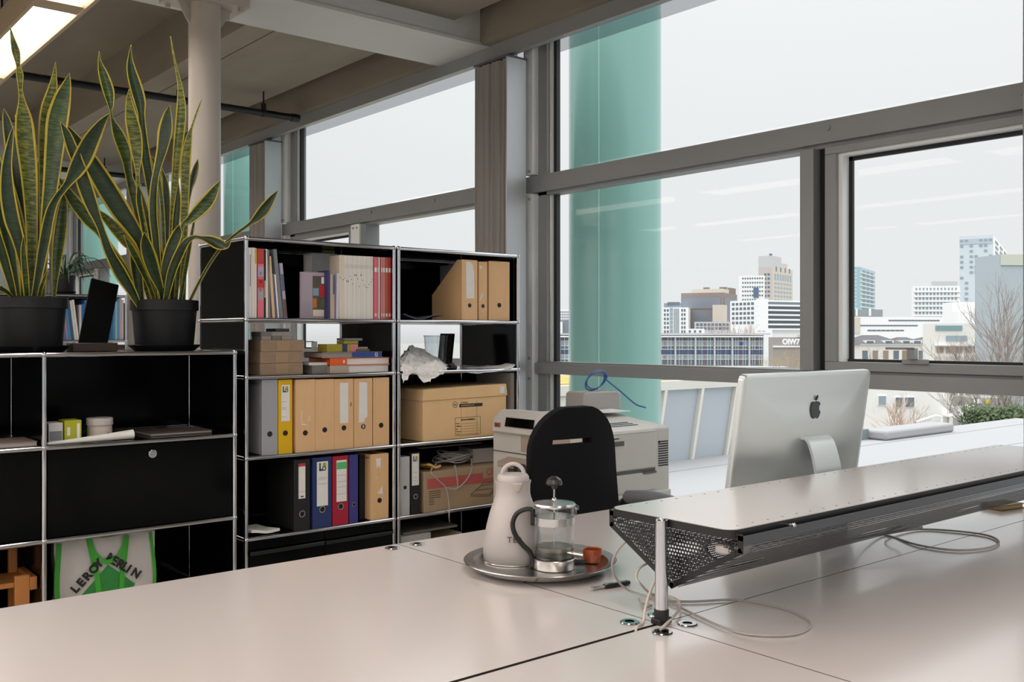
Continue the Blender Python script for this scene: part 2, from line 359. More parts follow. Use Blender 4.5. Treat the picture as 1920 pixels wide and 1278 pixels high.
# ------------------------------------------------------------------ outdoors
def pale(name, rgb, **k): return mat(name, rgb, k.pop('rough', .75), **k)  # far buildings get lightened colours that imitate distance haze
GZ = -12.0
ground_m = mat('ground_asphalt', (150, 150, 146), .9, var=.08, scale=.2)
struct(MB().box(4.2, 1500, -900, 1200, GZ-.5, GZ), 'ground', ground_m)
teal = mat('teal_clad_column', (130, 176, 168), .18, var=.03, scale=3, stretch=(6, 6, .05), spec=.55, coat=.2)
teal_hi = mat('teal_seam', (165, 212, 198), .3)
for i, y in enumerate((-7.8, 5.37, 12.0, 18.6)):
    c = shell('column', (5.5, y, GZ))
    MB().cyl((0, 0, 0), (0, 0, 17.5), .362, 96).build('cladding', teal, c)
    for a in (math.radians(205), math.radians(330), math.radians(85)):
        MB().cyl((.362*math.cos(a), .362*math.sin(a), 0), (.362*math.cos(a), .362*math.sin(a), 17.5), .004, 6).build('seam', teal_hi, c)
roof_m = mat('white_roof_membrane', (160, 160, 162), .7, var=.015, scale=.6)
fascia = mat('pale_fascia', (206, 205, 196), .7, var=.03, scale=1)
roof_edge = mat('roof_seam', (150, 150, 153), .7)
RZ = -.9; RY = 11.4
an = thing('annex', 'low annex with white membrane roof directly outside the windows', 'building', (4.5, RY, GZ))
o3 = Vector((4.5, RY, GZ))
MB().box(0, 22.5, -34, 0, 0, RZ-GZ).build('roof', roof_m, an)
for y in (-.9, -2.7, -4.6, -6.5, -8.3): MB().box(0, 22.5, y, y+.05, RZ-GZ, RZ-GZ+.006).build('roof_seam', roof_edge, an)
MB().box(-.2, 7.1, -.25, .2, RZ-GZ+.0, .385-GZ-0).box(-.2, 7.1, -.32, -.25, RZ-GZ+.5, RZ-GZ+.62).build('parapet_wall', fascia, an)
MB().box(-.2, 10.1, 2.3, 14, .35-GZ, .55-GZ).build('rear_roof', fascia, an)
MB().box(-.2, 10.1, -.1, 2.3, .35-GZ, .56-GZ).build('sedum_roof', mat('sedum_grass', (176, 160, 92), .95, var=.18, scale=1.2), an)
MB().box(-.2, 10.2, -.3, -.1, .385-GZ, .54-GZ).build('fascia', fascia, an)
slant = mat('grey_blue_glazing', (176, 184, 190), .35, var=.03, scale=.8); rib_m = mat('cream_rib', (222, 219, 208), .6)
for x in (7.2, 8.18, 9.15): # slanted panels between cream ribs
    MB().prism([(-.0, RZ-GZ), (-.22, .385-GZ), (-.16, .385-GZ), (.06, RZ-GZ)], x, x+.9, 'x').build('slanted_panel', slant, an)
for x in (7.12, 8.1, 9.08, 10.06): MB().prism([(-.06, RZ-GZ), (-.30, .40-GZ), (-.20, .40-GZ), (.04, RZ-GZ)], x, x+.07, 'x').build('rib', rib_m, an)
MB().box(14.6, 17.6, -.7, -.1, RZ-GZ, RZ-GZ+.2).build('skylight_curb', roof_m, an, bevel=.05)
MB().box(14.2, 14.6, -.3, -.1, RZ-GZ, RZ-GZ+.22).build('louvre', mat('louvre_grey', (120, 128, 132), .6), an)
MB().tube([(17.3, .05, RZ-GZ+.2), (18.2, .05, RZ-GZ+.3), (18.5, .05, RZ-GZ+.25), (18.5, .05, RZ-GZ)], .025, 8).build('vent_pipe', white_frame, an)
MB().box(10.15, 10.35, .0, .3, 0, .3-GZ).build('corner_pier', pale('dark_pier', (112, 116, 120)), an)
# --- buildings of the town, each a solid block at its own distance; far colours carry painted haze
RGT = Vector((SN, -CS, 0)); FWD = Vector((CS, SN, 0))
win_dk = mat('far_window', (104, 116, 126), .3); win_lt = mat('far_window_pale', (150, 166, 174), .3); win_bl = mat('far_window_blue', (96, 116, 142), .3)
class Bld:
    """Corner at photo column c, its two walls running back to columns l and r; D metres ahead."""
    def __init__(s, name, label, c, l, r, D, ang, ytop, m, ybot=None, group=None, m2=None, roof=None):
        uc, ul, ur = [(p-960)/F for p in (c, l, r)]; s.D = D
        A = math.radians(ang); dL = (-math.cos(A), math.sin(A)); dR = (math.sin(A), math.cos(A))
        sol = lambda u, d: (u*D-uc*D)/(d[0]-u*d[1])
        s.sL = sol(ul, dL); s.sR = max(sol(ur, dR), 3.0) if r > c else 12.0
        w3 = lambda d: RGT*d[0]+FWD*d[1]
        s.o = RGT*(uc*D)+FWD*D; s.dL = w3(dL); s.dR = w3(dR); s.top = s.z(ytop); s.bot = GZ if ybot is None else s.z(ybot)
        s.t = thing(name, label, 'building', (s.o.x, s.o.y, s.bot), group=group)
        mb = MB(); s.blk(mb, 0, s.sL, 0, s.sR, s.bot, s.top); mb.build('wall', m, s.t)
        if m2:
            mb = MB(); s.fb(mb, 'R', 0, s.sR, s.bot, s.top, .05); mb.build('side_wall', m2, s.t)
        s.m = m
    def z(s, py): return EYE+(Y0-py)/F*s.D
    def P(s, a, b, z): return s.dL*a+s.dR*b+Vector((0, 0, z-s.bot))
    def blk(s, mb, a0, a1, b0, b1, z0, z1, mi=0):
        vs = [s.P(a, b, z) for z in (z0, z1) for b in (b0, b1) for a in (a0, a1)]
        return mb.add(vs, [(0, 2, 3, 1), (4, 5, 7, 6), (0, 1, 5, 4), (2, 6, 7, 3), (0, 4, 6, 2), (1, 3, 7, 5)], mi)
    def fb(s, mb, side, a0, a1, z0, z1, t, mi=0):
        if side == 'L': return s.blk(mb, a0, a1, -t, .05, z0, z1, mi)
        return s.blk(mb, -t, .05, a0, a1, z0, z1, mi)
    def frac(s, side, f): return f*(s.sL if side == 'L' else s.sR)
    def rows(s, name, side, f0, f1, ys, h, m, n=1, gap=.35, t=.08, kind='stuff'):
        """Rows of windows: ys are the photo rows of their tops, h their height in photo rows, n per row."""
        mb = MB()
        for y in ys:
            z1 = s.z(y); z0 = s.z(y+h)
            for i in range(n):
                w = (f1-f0)/n; s.fb(mb, side, s.frac(side, f0+w*(i+gap/2)), s.frac(side, f0+w*(i+1-gap/2)), z0, z1, t)
        o = mb.build(name, m, s.t, smooth=False)
        if n*len(ys) > 1 and kind: o['kind'] = kind
        return o
    def band(s, name, side, f0, f1, y0, y1, m, t=.3):
        mb = MB(); s.fb(mb, side, s.frac(side, f0), s.frac(side, f1), s.z(y1), s.z(y0), t); return mb.build(name, m, s.t, smooth=False)
    def top_box(s, name, fa0, fa1, fb0, fb1, y0, m):
        mb = MB(); s.blk(mb, fa0*s.sL, fa1*s.sL, fb0*s.sR, fb1*s.sR, s.top, s.z(y0)); return mb.build(name, m, s.t, smooth=False)
white_b = pale('white_render', (238, 238, 238)); cream_b = pale('cream_brick', (206, 196, 184)); brown_b = pale('brown_cladding', (140, 128, 122)); slate_b = pale('slate_glass', (126, 132, 142), rough=.5)
grey_b = pale('grey_stone', (196, 196, 198)); pink_b = pale('pinkish_stone', (196, 186, 184)); glass_b = pale('teal_tower_glass', (160, 190, 198), rough=.3); ltblue = pale('pale_blue_cladding', (206, 214, 222)); conc_b = pale('pale_concrete', (206, 204, 198)); navy_b = pale('navy_spandrel', (76, 92, 122))
# tower with the curved top
b = Bld('tower', 'tall beige stone tower with stepped top behind white balconies', 1447, 1422, 1486, 480, 35, 500, pink_b, m2=cream_b)
b.rows('windows', 'R', .1, .95, [512, ], 12, win_lt, 7); b.rows('windows', 'R', .1, .95, range(528, 562, 8), 4, win_lt, 6); b.rows('windows', 'L', .1, .6, range(512, 560, 8), 4, win_dk, 2)
b.rows('arched_windows', 'R', .1, .95, [498.5], 9, win_dk, 4, .7)
b.top_box('crown', .0, 1, .0, .45, 479, grey_b); b.top_box('crown_step', .0, .6, .45, .75, 490, cream_b)
mb = MB(); mb.cyl(b.P(2, 4, b.z(479)), b.P(2, 4, b.z(474)), .8, 6); mb.build('antenna', win_dk, b.t)
b = Bld('office_block', 'white punched-window block left of the beige tower', 1434, 1386, 1439, 440, 10, 516, white_b)
b.rows('windows', 'L', .05, .9, range(520, 562, 8), 3, win_dk, 9, .4); b.band('blue_window', 'L', .24, .44, 539, 558, win_bl)
b = Bld('power_plant', 'brown box-shaped plant building with thin chimneys on the skyline', 1356, 1277, 1382, 380, 25, 548, brown_b)
b.band('glazing', 'L', .06, .98, 557, 578, slate_b, .2); b.band('glazing', 'R', .05, .98, 557, 620, slate_b, .2); b.band('glazing', 'L', .0, .98, 582, 620, slate_b, .2)
b.top_box('plant_room', .0, .75, .0, .4, 541, cream_b)
for f_, g in ((.56, .5), (.50, .5), (.1, .3), (.02, .35), (.0, .6), (.0, .75), (.0, .9)):
    mb = MB(); q = b.P(f_*b.sL+.8, g*b.sR, 0); q.z = b.top-b.bot; mb.cyl(q, q+Vector((0, 0, b.D*(13 if f_ > .4 else 12)/F)), .8, 8); mb.build('chimney', brown_b, b.t)
mb = MB(); b.fb(mb, 'L', -1.5, 2.8, b.bot, b.z(572), 6); mb.build('stair_shaft', cream_b, b.t)
b = Bld('apartment_slab', 'pale slab block with vertical stripes beside the teal column', 1291, 1243, 1301, 360, 12, 576, white_b, m2=cream_b)
b.rows('windows', 'L', .1, .3, range(579, 622, 8), 5, win_dk, 2); b.rows('windows', 'L', .75, .98, range(579, 622, 8), 5, win_dk, 2); b.rows('slots', 'L', .36, .58, [578], 46, win_dk, 4, .5); b.rows('windows', 'L', .6, .74, range(577, 622, 8), 7, win_lt, 1, .1)
b = Bld('roof_house', 'blue-grey roof block peeping over the striped slab', 1278, 1245, 1284, 420, 10, 568, pale('bluegrey_roof', (140, 156, 166))); b.band('dormer', 'L', .1, .8, 566, 571, win_dk, .4)
b = Bld('balcony_flats', 'long white apartment block with rows of open balconies', 1420, 1369, 1520, 300, 62, 562, white_b)
b.rows('windows', 'L', .1, .95, range(566, 606, 9), 5, win_dk, 6)
dk = MB(); wh = MB()
for y in range(565, 618, 9): b.fb(dk, 'R', .0, b.sR, b.z(y+5.5), b.z(y), .1); b.fb(wh, 'R', -.5, b.sR, b.z(y+8.2), b.z(y+5.2), 1.2)
o = dk.build('loggias', win_dk, b.t); o['kind'] = 'stuff'; o = wh.build('balconies', white_b, b.t); o['kind'] = 'stuff'
b.band('stair_tower', 'R', -.02, .14, 560, 622, white_b, 1.4)
b = Bld('low_block', 'low block with ribbon windows below the brown plant', 1370, 1303, 1374, 260, 8, 603, grey_b); b.rows('windows', 'L', .03, .98, [606, 613], 4.5, win_dk, 9, .3)
b = Bld('roof_cabin', 'small white cabin on the roofline under the brown plant', 1321, 1287, 1324, 200, 10, 616, white_b); b.rows('windows', 'L', .1, .95, [619], 4, win_dk, 3, .6)
b = Bld('roof_cabin', 'plain white rooftop box in front of the balconies', 1441, 1415, 1448, 190, 20, 615, white_b); b.rows('louvres', 'L', .2, .8, [619], 2, grey_b, 2)
# long school with blue spandrels: every bay its own window frames
b = Bld('long_office', 'long low office with navy spandrels and concrete fins beyond the transom', 1437, 900, 1450, 150, 3, 628, conc_b)
b.band('roof_edge', 'L', -.01, 1, 624.5, 627.5, grey_b, .8); b.band('cornice', 'L', -.01, 1, 629.5, 632, white_b, .8)
fins = [1434, 1404.5, 1373, 1340, 1304.5, 1267, 1228, 1187, 1143, 1097, 1050, 1002, 950]
fr = lambda p: ((p-1437)/F*b.D/(-1))/(b.sL)  # fraction along the front for a photo column
for i, p in enumerate(fins):
    b.band('concrete_fin', 'L', max(fr(p+1.6), 0), fr(p-1.6), 632, 697, grey_b, .55)
    if i+1 < len(fins):
        l, r = fr(p-2), fr(fins[i+1]+2); q = 6.3
        b.band('window', 'L', l, r, 632, 638, win_dk, .12); b.band('window', 'L', l, r, 640, 647.5, win_lt, .12); b.band('window', 'L', l, r, 649, 654, win_dk, .12)
        b.band('spandrel', 'L', l, r, 655, 664, navy_b, .2); b.band('window', 'L', l, r, 666, 672, win_lt, .12); b.band('window', 'L', l, r, 674, 684, win_dk, .12)
        mb = MB()
        for kk in range(1, 6): b.fb(mb, 'L', b.frac('L', l+(r-l)*kk/6-.0006), b.frac('L', l+(r-l)*kk/6+.0006), b.z(684), b.z(632), .2, 1 if kk == 3 else 0)
        for y in (638.6, 648, 654.3, 665, 673): b.fb(mb, 'L', b.frac('L', l), b.frac('L', r), b.z(y+.9), b.z(y), .22)
        o = mb.build('glazing_bars', [white_b, pale('red_post', (170, 96, 90))], b.t)
        o['kind'] = 'stuff'
b.band('blue_sign', 'L', fr(1393), fr(1387), 641, 646, pale('blue_sign', (60, 90, 170)), .3)
b.band('end_wall', 'L', 0, fr(1430), 628, 690, white_b, .9)
b = Bld('car_park', 'brown-grey hall carrying a slanted white sign', 1540, 1449, 1560, 130, 4, 632, pale('taupe_wall', (160, 152, 148)))
b.band('parapet', 'L', 0, 1, 648, 651, white_b, .2); b.band('roof_vent', 'L', .0, .5, 627, 632, grey_b, 1)
sg = RGT*((1467-960)/F*128)+FWD*128+Vector((0, 0, EYE+(Y0-645)/F*128))
text('OIW7', 'sign_lettering', 1.0, white_b, b.t, sg-Vector((b.o.x, b.o.y, b.bot)), (PI/2, 0, YAW-PI/2), .05, sx=.86, bold=.05)
b = Bld('low_roof', 'blue-grey flat roof just above the window transom', 1480, 1180, 1490, 100, 3, 688, pale('bluegrey_felt', (168, 178, 186)))
b.band('kerb', 'L', .15, .5, 686.5, 688, white_b, .2)
# left of the teal column
b = Bld('white_flats', 'white flats on the skyline between post and teal column', 1180, 1000, 1190, 330, 4, 580, white_b); b.rows('windows', 'L', .2, .98, range(583, 600, 5), 3, win_dk, 40, .45)
b = Bld('slate_shed', 'slate-grey hall under the white flats left of the teal column', 1170, 1036, 1180, 210, 4, 600, slate_b); b.band('white_bay', 'L', .86, 1.1, 603, 626, white_b, 1)
# right-hand window
b = Bld('glass_tower', 'blue-green glass tower at the left of the opened sash', 1613, 1560, 1641, 560, 30, 500, glass_b)
b.rows('windows', 'L', .1, .95, range(505, 590, 7), 3.5, pale('tower_pane', (186, 210, 214), rough=.3), 6, .25); b.rows('balconies', 'R', .1, .9, range(505, 586, 8), 4, win_dk, 3, .3); b.rows('slabs', 'R', .0, 1, range(510, 586, 8), 1.4, white_b, 1, 0, .6)
b = Bld('link_block', 'slate rooftop block at the foot of the glass tower', 1655, 1583, 1672, 420, 15, 580, pale('slate_roof', (150, 156, 160))); b.band('fin', 'L', .3, .36, 578, 592, white_b, .3); b.band('fin', 'L', .65, .7, 578, 592, white_b, .3); b.rows('vents', 'R', .1, .9, [583], 5, win_dk, 2)
b = Bld('hospital_block', 'white block with eight window columns left of the tallest tower', 1800, 1713, 1808, 430, 6, 536, white_b)
b.rows('windows', 'L', .05, .98, range(539, 592, 9), 5, win_lt, 12, .5); b.rows('slabs', 'L', 0, 1, range(546, 592, 9), 1.6, white_b, 1, 0, .9); b.top_box('plant_room', .05, .6, .1, .9, 527, grey_b)
b = Bld('tower', 'tallest pale tower with scattered small windows', 1862, 1799, 1894, 470, 30, 440, ltblue, m2=white_b)
b.band('top_band', 'L', .0, 1, 446, 456, pale('grey_band', (184, 192, 202)), .2)
mb = MB(); rnd = random.Random(3)
for y in range(447, 592, 10):
    for i in range(7):
        if rnd.random() < .55: f_ = (i+.2)/7; b.fb(mb, 'L', b.frac('L', f_), b.frac('L', f_+.09), b.z(y+4), b.z(y), .3)
o = mb.build('windows', win_lt, b.t, smooth=False); o['kind'] = 'stuff'
mb = MB()
for j, y in enumerate(range(446, 592, 10)):
    for i in range(4 if j < 4 else 1): f_ = .1+i*.24; b.fb(mb, 'R', b.frac('R', f_), b.frac('R', f_+.13), b.z(y+4), b.z(y), .3)
o = mb.build('windows', win_dk, b.t, smooth=False); o['kind'] = 'stuff'
b = Bld('long_white_office', 'long white office with three thin window ribbons', 1772, 1600, 1790, 260, -6, 594, white_b, m2=white_b)
b.rows('windows', 'L', .06, .62, [599.5], 2.4, win_dk, 16, .1); b.rows('windows', 'L', .3, .97, [609], 2.4, win_dk, 20, .1); b.rows('windows', 'L', .45, .85, [618], 2.6, win_dk, 8, .1)
b.band('brick_end', 'L', .93, 1, 595, 625, cream_b, .3)
b = Bld('school_hall', 'low pale hall with a ribbon of roofs left of the old houses', 1640, 1570, 1648, 190, 4, 628, grey_b); b.band('roof_strip', 'L', 0, 1, 632, 634, white_b, .8); b.rows('windows', 'L', .1, .9, [637], 3, win_dk, 6)
# old houses with pitched roofs
tile_r = mat('grey_roof_tile', (92, 90, 94), .8, var=.06, scale=.8); house_w = pale('old_white_wall', (226, 222, 216))
for lab, c, l, D, yr, ye in (('old house with steep grey roof and two dormers', 1690, 1612, 120, 628, 644), ('second old house with gabled dormer in the roof row', 1734, 1688, 124, 632, 644), ('last old house under a long plain roof in the row', 1790, 1732, 128, 632, 643)):
    b = Bld('row_house', lab, c, l, c+2, D, 3, ye, house_w)
    mb = MB(); e = b.z(ye); rz_ = b.z(yr); n = .4
    ins_ = min(2, b.sL*.3); vs = [b.P(-n, -n, e), b.P(b.sL+n, -n, e), b.P(b.sL-ins_, 4, rz_), b.P(ins_, 4, rz_), b.P(-n, 9, e), b.P(b.sL+n, 9, e)]
    mb.add(vs, [(0, 1, 2, 3), (4, 3, 2, 5), (0, 3, 4), (1, 5, 2), (0, 4, 5, 1)]); mb.build('roof', tile_r, b.t, smooth=False)
    for f_ in (.3, .75):
        mb = MB(); s_ = f_*b.sL; b.blk(mb, s_-.6, s_+.6, 0, 3, e, b.z(ye-6)); dm = mb.build('dormer', white_b, b.t)
        mb = MB(); b.blk(mb, s_-.4, s_+.4, -.06, .1, b.z(ye-1), b.z(ye-5)); mb.build('pane', win_dk, dm)
    nW = max(3, int(b.sL/1.1))
    for i in range(nW): b.band('window', 'L', (i+.25)/nW, (i+.75)/nW, 657, 673, mat('brownish_window', (150, 132, 116), .5) if i % 3 else win_dk, .06)
    b.band('cornice', 'L', 0, 1, ye, ye+2, white_b, .3)
b = Bld('white_villa', 'modern white building with blue-green ribbon windows before the tallest tower', 1875, 1786, 1884, 95, 6, 566, white_b)
b.rows('windows', 'L', .08, .2, [590, 609, 629], 10, win_lt, 1, .3); b.band('upper_step', 'L', .45, 1.0, 584, 640, white_b, 1.5)
b = Bld('ribbon_house', 'lower white wing with a teal strip window', 1862, 1752, 1870, 84, 5, 606, house_w)
b.band('strip_window', 'L', .53, .98, 610, 619, mat('teal_pane', (126, 156, 160), .2), .1); b.band('strip_window', 'L', .45, .8, 629, 639, win_lt, .1)
for i in range(6): b.band('window', 'L', .05+i*.16, .05+i*.16+.11, 651, 661, mat('brownish_window', (150, 132, 116), .5), .1)
b.band('ledge', 'L', 0, 1, 646, 648, white_b, .4); b.band('base', 'L', 0, 1, 668, 690, cream_b, .3)
b = Bld('grey_block', 'large grey-blue block behind bare trees at the frame edge', 1990, 1876, 2000, 70, -8, 478, pale('greyblue_metal', (172, 182, 188), rough=.5))
b.band('parapet', 'L', 0, 1, 478, 498, pale('olive_parapet', (196, 200, 186)), .1)
# nearer, seen under the low transom
b = Bld('white_house', 'near white house with two dark windows under the low transom', 1778, 1590, 1788, 46, -4, 690, pale('white_wall_near', (236, 234, 230)), m2=house_w)
for l, r, y0, y1 in ((1658, 1641, 740, 759), (1712, 1692, 743, 763), (1690, 1674, 743, 763)):
    f0, f1 = [((1778-p)/F*46)/b.sL for p in (l, r)]
    wnd = b.band('window', 'L', f0, f1, y0, y1, white_frame, .05)
    mb = MB(); b.fb(mb, 'L', b.frac('L', f0+.008), b.frac('L', f1-.008), b.z(y1-1.5), b.z(y0+1.5), .08); mb.build('pane', win_lt if l == 1658 else win_dk, wnd)
mb = MB(); b.blk(mb, -1.0, .25, -.9, .6, b.z(780), b.z(777)); b.blk(mb, -1.0, .25, -.9, -.85, b.z(777), b.z(758.5)); b.blk(mb, -1.0, -.95, -.9, .6, b.z(777), b.z(758.5)); mb.build('balcony', white_b, b.t)
b = Bld('street_front', 'grey shopfront with green glass beyond the annex corner', 1420, 1352, 1440, 175, 5, 716, pale('grey_front', (170, 170, 168)))
b.band('window', 'L', .4, .72, 735, 748, mat('green_pane', (120, 150, 118), .3), .1); b.band('window', 'L', .35, .75, 762, 778, win_dk, .1); b.band('ledge', 'L', .2, .9, 750, 754, white_b, .3); b.band('pier', 'L', .72, .9, 735, 860, pale('dark_pier', (112, 116, 120)), .5)
b = Bld('pavilion', 'small pale pavilion with a yellow sign between the trunks above the hedge', 1885, 1822, 1890, 62, 3, 746, pale('pavilion_grey', (150, 148, 144)))
b.band('yellow_sign', 'L', .45, .6, 749, 756, pale('yellow_sign', (206, 190, 60)), .2); b.band('window', 'L', .7, .95, 748, 756, white_b, .1); b.band('plinth', 'L', .3, .95, 762, 766, pale('pink_plinth', (206, 186, 182)), .15)
# car in the street
cr = thing('car', 'small dark parked car in the street beside the annex corner', 'car', at(1404, 806, Z=GZ), YAW-.3)
car_z = -.5; MB().prism([(-2, .3), (-2, .8), (-1.5, .95), (-.9, 1.4), (.7, 1.4), (1.4, .95), (2, .8), (2, .3)], -.8, .8, 'y').build('body', mat('car_paint', (70, 74, 82), .25), cr, bevel=.08)
MB().prism([(-1.35, .95), (-.85, 1.33), (.65, 1.33), (1.2, .95)], -.82, .82, 'y').build('windows', win_dk, cr)
for x in (-1.25, 1.25):
    for y in (-.75, .75): MB().cyl((x, y-.1, .32), (x, y+.1, .32), .32, 16).build('wheel', gasket, cr)
MB().box(-2.03, -1.98, -.7, -.45, .6, .75).box(-2.03, -1.98, .45, .7, .6, .75).build('tail_lights', pale('red_lamp', (190, 60, 60)), cr)
# --- bare trees
bark = mat('winter_bark', (158, 148, 142), .9); bark_pale = mat('birch_bark', (196, 172, 156), .9)
def bare_tree(label, px, D, ybase_z, h, m, seed, spread=.5, depth=5, name='bare_tree', group=None, r0=None):
    p = at(px, 626.8, D=D); rnd = random.Random(seed)
    t = thing(name, label, 'tree', (p.x, p.y, ybase_z), group=group); tr = MB(); br = MB()
    def grow(q, d, L, r, k):
        mid = q+d*L*.5+Vector((rnd.uniform(-1, 1), rnd.uniform(-1, 1), 0))*L*.05; e = q+d*L
        (tr if k == 0 else br).tube([q, mid, e], [r, r*.85, r*.7], 5 if k < 2 else 3)
        if k >= depth: return
        for i in range(3 if k else 4):
            nd = (d+Vector((rnd.uniform(-1, 1), rnd.uniform(-1, 1), rnd.uniform(-.15, .6)))*spread*1.35).normalized()
            f_ = rnd.uniform(.55, 1) if i else 1; grow(q+d*L*f_, nd, L*rnd.uniform(.58, .82), r*.55, k+1)
    r0 = r0 or h*.018
    grow(Vector((0, 0, 0)), Vector((0, 0, 1)), h*.34, r0, 0)
    tr.build('trunk', m, t); o = br.build('branches', m, t, smooth=False); o['kind'] = 'stuff'; return t
bare_tree('bare birch in front of the near white house', 1690, 40, -5.5, 5.0, bark_pale, 3, .5)
bare_tree('second thin bare birch beside the near white house', 1722, 40, -5.5, 4.6, bark_pale, 8, .5)
bare_tree('bare low shrub at the foot of the near white house', 1742, 39, -4.3, 2.0, bark, 12, .8, 5, 'bare_shrub')
for i, (px, D, h, lab) in enumerate(((1902, 50, 11, 'bare tree against the grey block'), (1872, 52, 9.5, 'bare tree just left of the grey block'), (1838, 70, 11, 'thin bare tree before the modern white building'), (1800, 74, 10, 'bare tree before the lower white wing'), (1775, 80, 8, 'small bare tree behind the sash handle'), (1606, 95, 8, 'forked bare tree at the left of the old houses'), (1915, 47, 9, 'bare tree cut by the frame edge'), (1858, 44, 7.5, 'thick bare trunk above the hedge'), (1835, 43, 6.5, 'second thick trunk above the hedge'))):
    bare_tree(lab, px, D, -7 if D < 60 else -8, h, bark, 20+i, .38, 5)
twig = mat('dry_twigs', (178, 160, 132), .9)
for i, (px, D, zb, h) in enumerate(((1446, 100, -7, 6.5), (1458, 104, -7, 7.2), (1472, 98, -7, 7), (1488, 102, -7, 7.4), (1432, 96, -7, 5))):
    bare_tree('%s feathery tree of the brown clump, counted from the long office' % ('second', 'third', 'fourth', 'fifth', 'first')[i], px, D, zb, h, twig, 50+i, .55, 6, 'bare_tree', 'brown tree clump', r0=.06)
for i, (px, D) in enumerate(((1385, 230), (1365, 230), (1402, 235))):
    bare_tree('%s rust-coloured winter tree behind the long office roof' % ('middle', 'first', 'last')[i], px, D, -8, 14, pale('rusty_twigs', (182, 156, 150)), 70+i, .5, 4, 'bare_tree', 'rusty trees behind the long office')
# hedge
hedge_m = mat('hedge_green', (88, 104, 72), .85, var=.35, scale=3)
p = at(1860, 775, D=41); hg = thing('hedge', 'dark green hedge below the bare trees by the white balcony', 'hedge', (p.x, p.y, -5.5))
rnd = random.Random(5); lv = MB()
for i in range(5200):
    c = Vector((rnd.uniform(-1.0, 1.5), rnd.gauss(0, .5), rnd.uniform(2.0, 3.55+.35*rnd.random()))); a = Vector((rnd.uniform(-1, 1), rnd.uniform(-1, 1), rnd.uniform(-1, 1))).normalized()*.085; q = a.orthogonal()*.6
    lv.add([c-a, c+q, c+a, c-q], [(0, 1, 2, 3)])
o = lv.build('foliage', hedge_m, hg, smooth=False, fix=False, rot=(0, 0, YAW-PI/2)); o['kind'] = 'stuff'
# ------------------------------------------------------------------ modular chrome-tube shelving
TR, BR = .0095, .0125
TUBES = {}
def tube_mesh(L):
    L = round(L, 4)
    if L not in TUBES: TUBES[L] = MB().cyl((0, 0, 0), (0, 0, L), TR, 14).mesh('tube', chrome)
    return TUBES[L]
BALL = MB().ball((0, 0, 0), BR, 14).mesh('ball_joint', chrome)
def frame(t, xs, zs, d):
    """Chrome tubes and balls of a shelf; local x along the front, y into the depth."""
    for y in (0, d):
        for x in xs:
            for z in zs: put(BALL, 'ball_joint', t, (x, y, z))
            for a, b in zip(zs, zs[1:]): put(tube_mesh(b-a), 'upright_tube', t, (x, y, a))
        for z in zs:
            for a, b in zip(xs, xs[1:]): put(tube_mesh(b-a), 'rail_tube', t, (a, y, z), (0, PI/2, 0))
    for x in xs:
        for z in zs: put(tube_mesh(d), 'depth_tube', t, (x, 0, z), (-PI/2, 0, 0))
    for x in xs:
        for y in (0, d): put(FOOT, 'foot', t, (x, y, 0), scale=(1, 1, (zs[0]-.01)/.1))
FOOT = MB().cyl((0, 0, 0), (0, 0, .1), .012, 12).cyl((0, 0, 0), (0, 0, .012), .013, 16).mesh('foot', matt_black)
def hpanel(t, x0, x1, z, d, name='shelf_panel', m=black_panel): MB().box(x0+.01, x1-.01, .008, d-.008, z-.006, z+.0065).build(name, m, t)
def vside(t, x, z0, z1, d, m=black_panel, name='side_panel', holes=False):
    if not holes: MB().box(x-.004, x+.004, .01, d-.01, z0+.01, z1-.01).build(name, m, t); return
    P, Q = perf((x-.003, .024, z0+.012), (0, 1, 0), (0, 0, 1), .0082, z1-z0-.024, .008, .62)
    me = np_mesh(name, P, Q, m); put(me, 'perforated_edge', t); MB().box(x-.004, x+.004, .032, d-.01, z0+.01, z1-.01).box(x-.004, x+.004, .01, .024, z0+.01, z1-.01).build(name, m, t)
def vback(t, x0, x1, z0, z1, d, m=black_panel): MB().box(x0+.01, x1-.01, d-.004, d+.004, z0+.01, z1-.01).build('back_panel', m, t)
grip_m = mat('dark_grip', (60, 62, 64), .25, .8)
TZ = (.104, .454, .804, 1.154, 1.404, 1.754); TY, TD = 3.947, .5
def tall(label, X0, rightholes):
    t = thing('shelving_unit', label, 'shelf', (X0, TY, 0)); W = .75
    frame(t, (0, W), TZ, TD)
    for z in TZ: hpanel(t, 0, W, z, TD, 'top_panel' if z == TZ[-1] else 'shelf_panel')
    for a, b in zip(TZ, TZ[1:]):
        vside(t, 0, a, b, TD); vside(t, W, a, b, TD, holes=rightholes)
        if a != 1.154: vback(t, 0, W, a, b, TD)      # the second row is open to the windows
    return t
t1 = tall('tall black shelving unit with chrome frame holding magazines and box files', 1.782, False)
for i, (x0, x1) in enumerate(((.012, .374), (.378, .738))):       # two drawers in the lowest row
    dr = MB().box(x0, x1, -.004, .3, .116, .40).box(x0, x1, -.004, .3, .408, .444).build('drawer', black_panel, t1)
    MB().box(x0+.002, x1-.002, -.016, -.004, .385, .402).build('grip', grip_m, dr, bevel=.002)
t2 = tall('tall black shelving unit with chrome frame holding the archive box', 2.559, True)
LZ = (.213, .563, .913, 1.263); LY, LD = 3.92, .5
t3 = thing('sideboard', 'low black sideboard with chrome tubes carrying two large potted plants', 'shelf', (1.718-2.25, LY, 0))
LXS = (0, .75, 1.5, 2.25); frame(t3, LXS, LZ, LD)
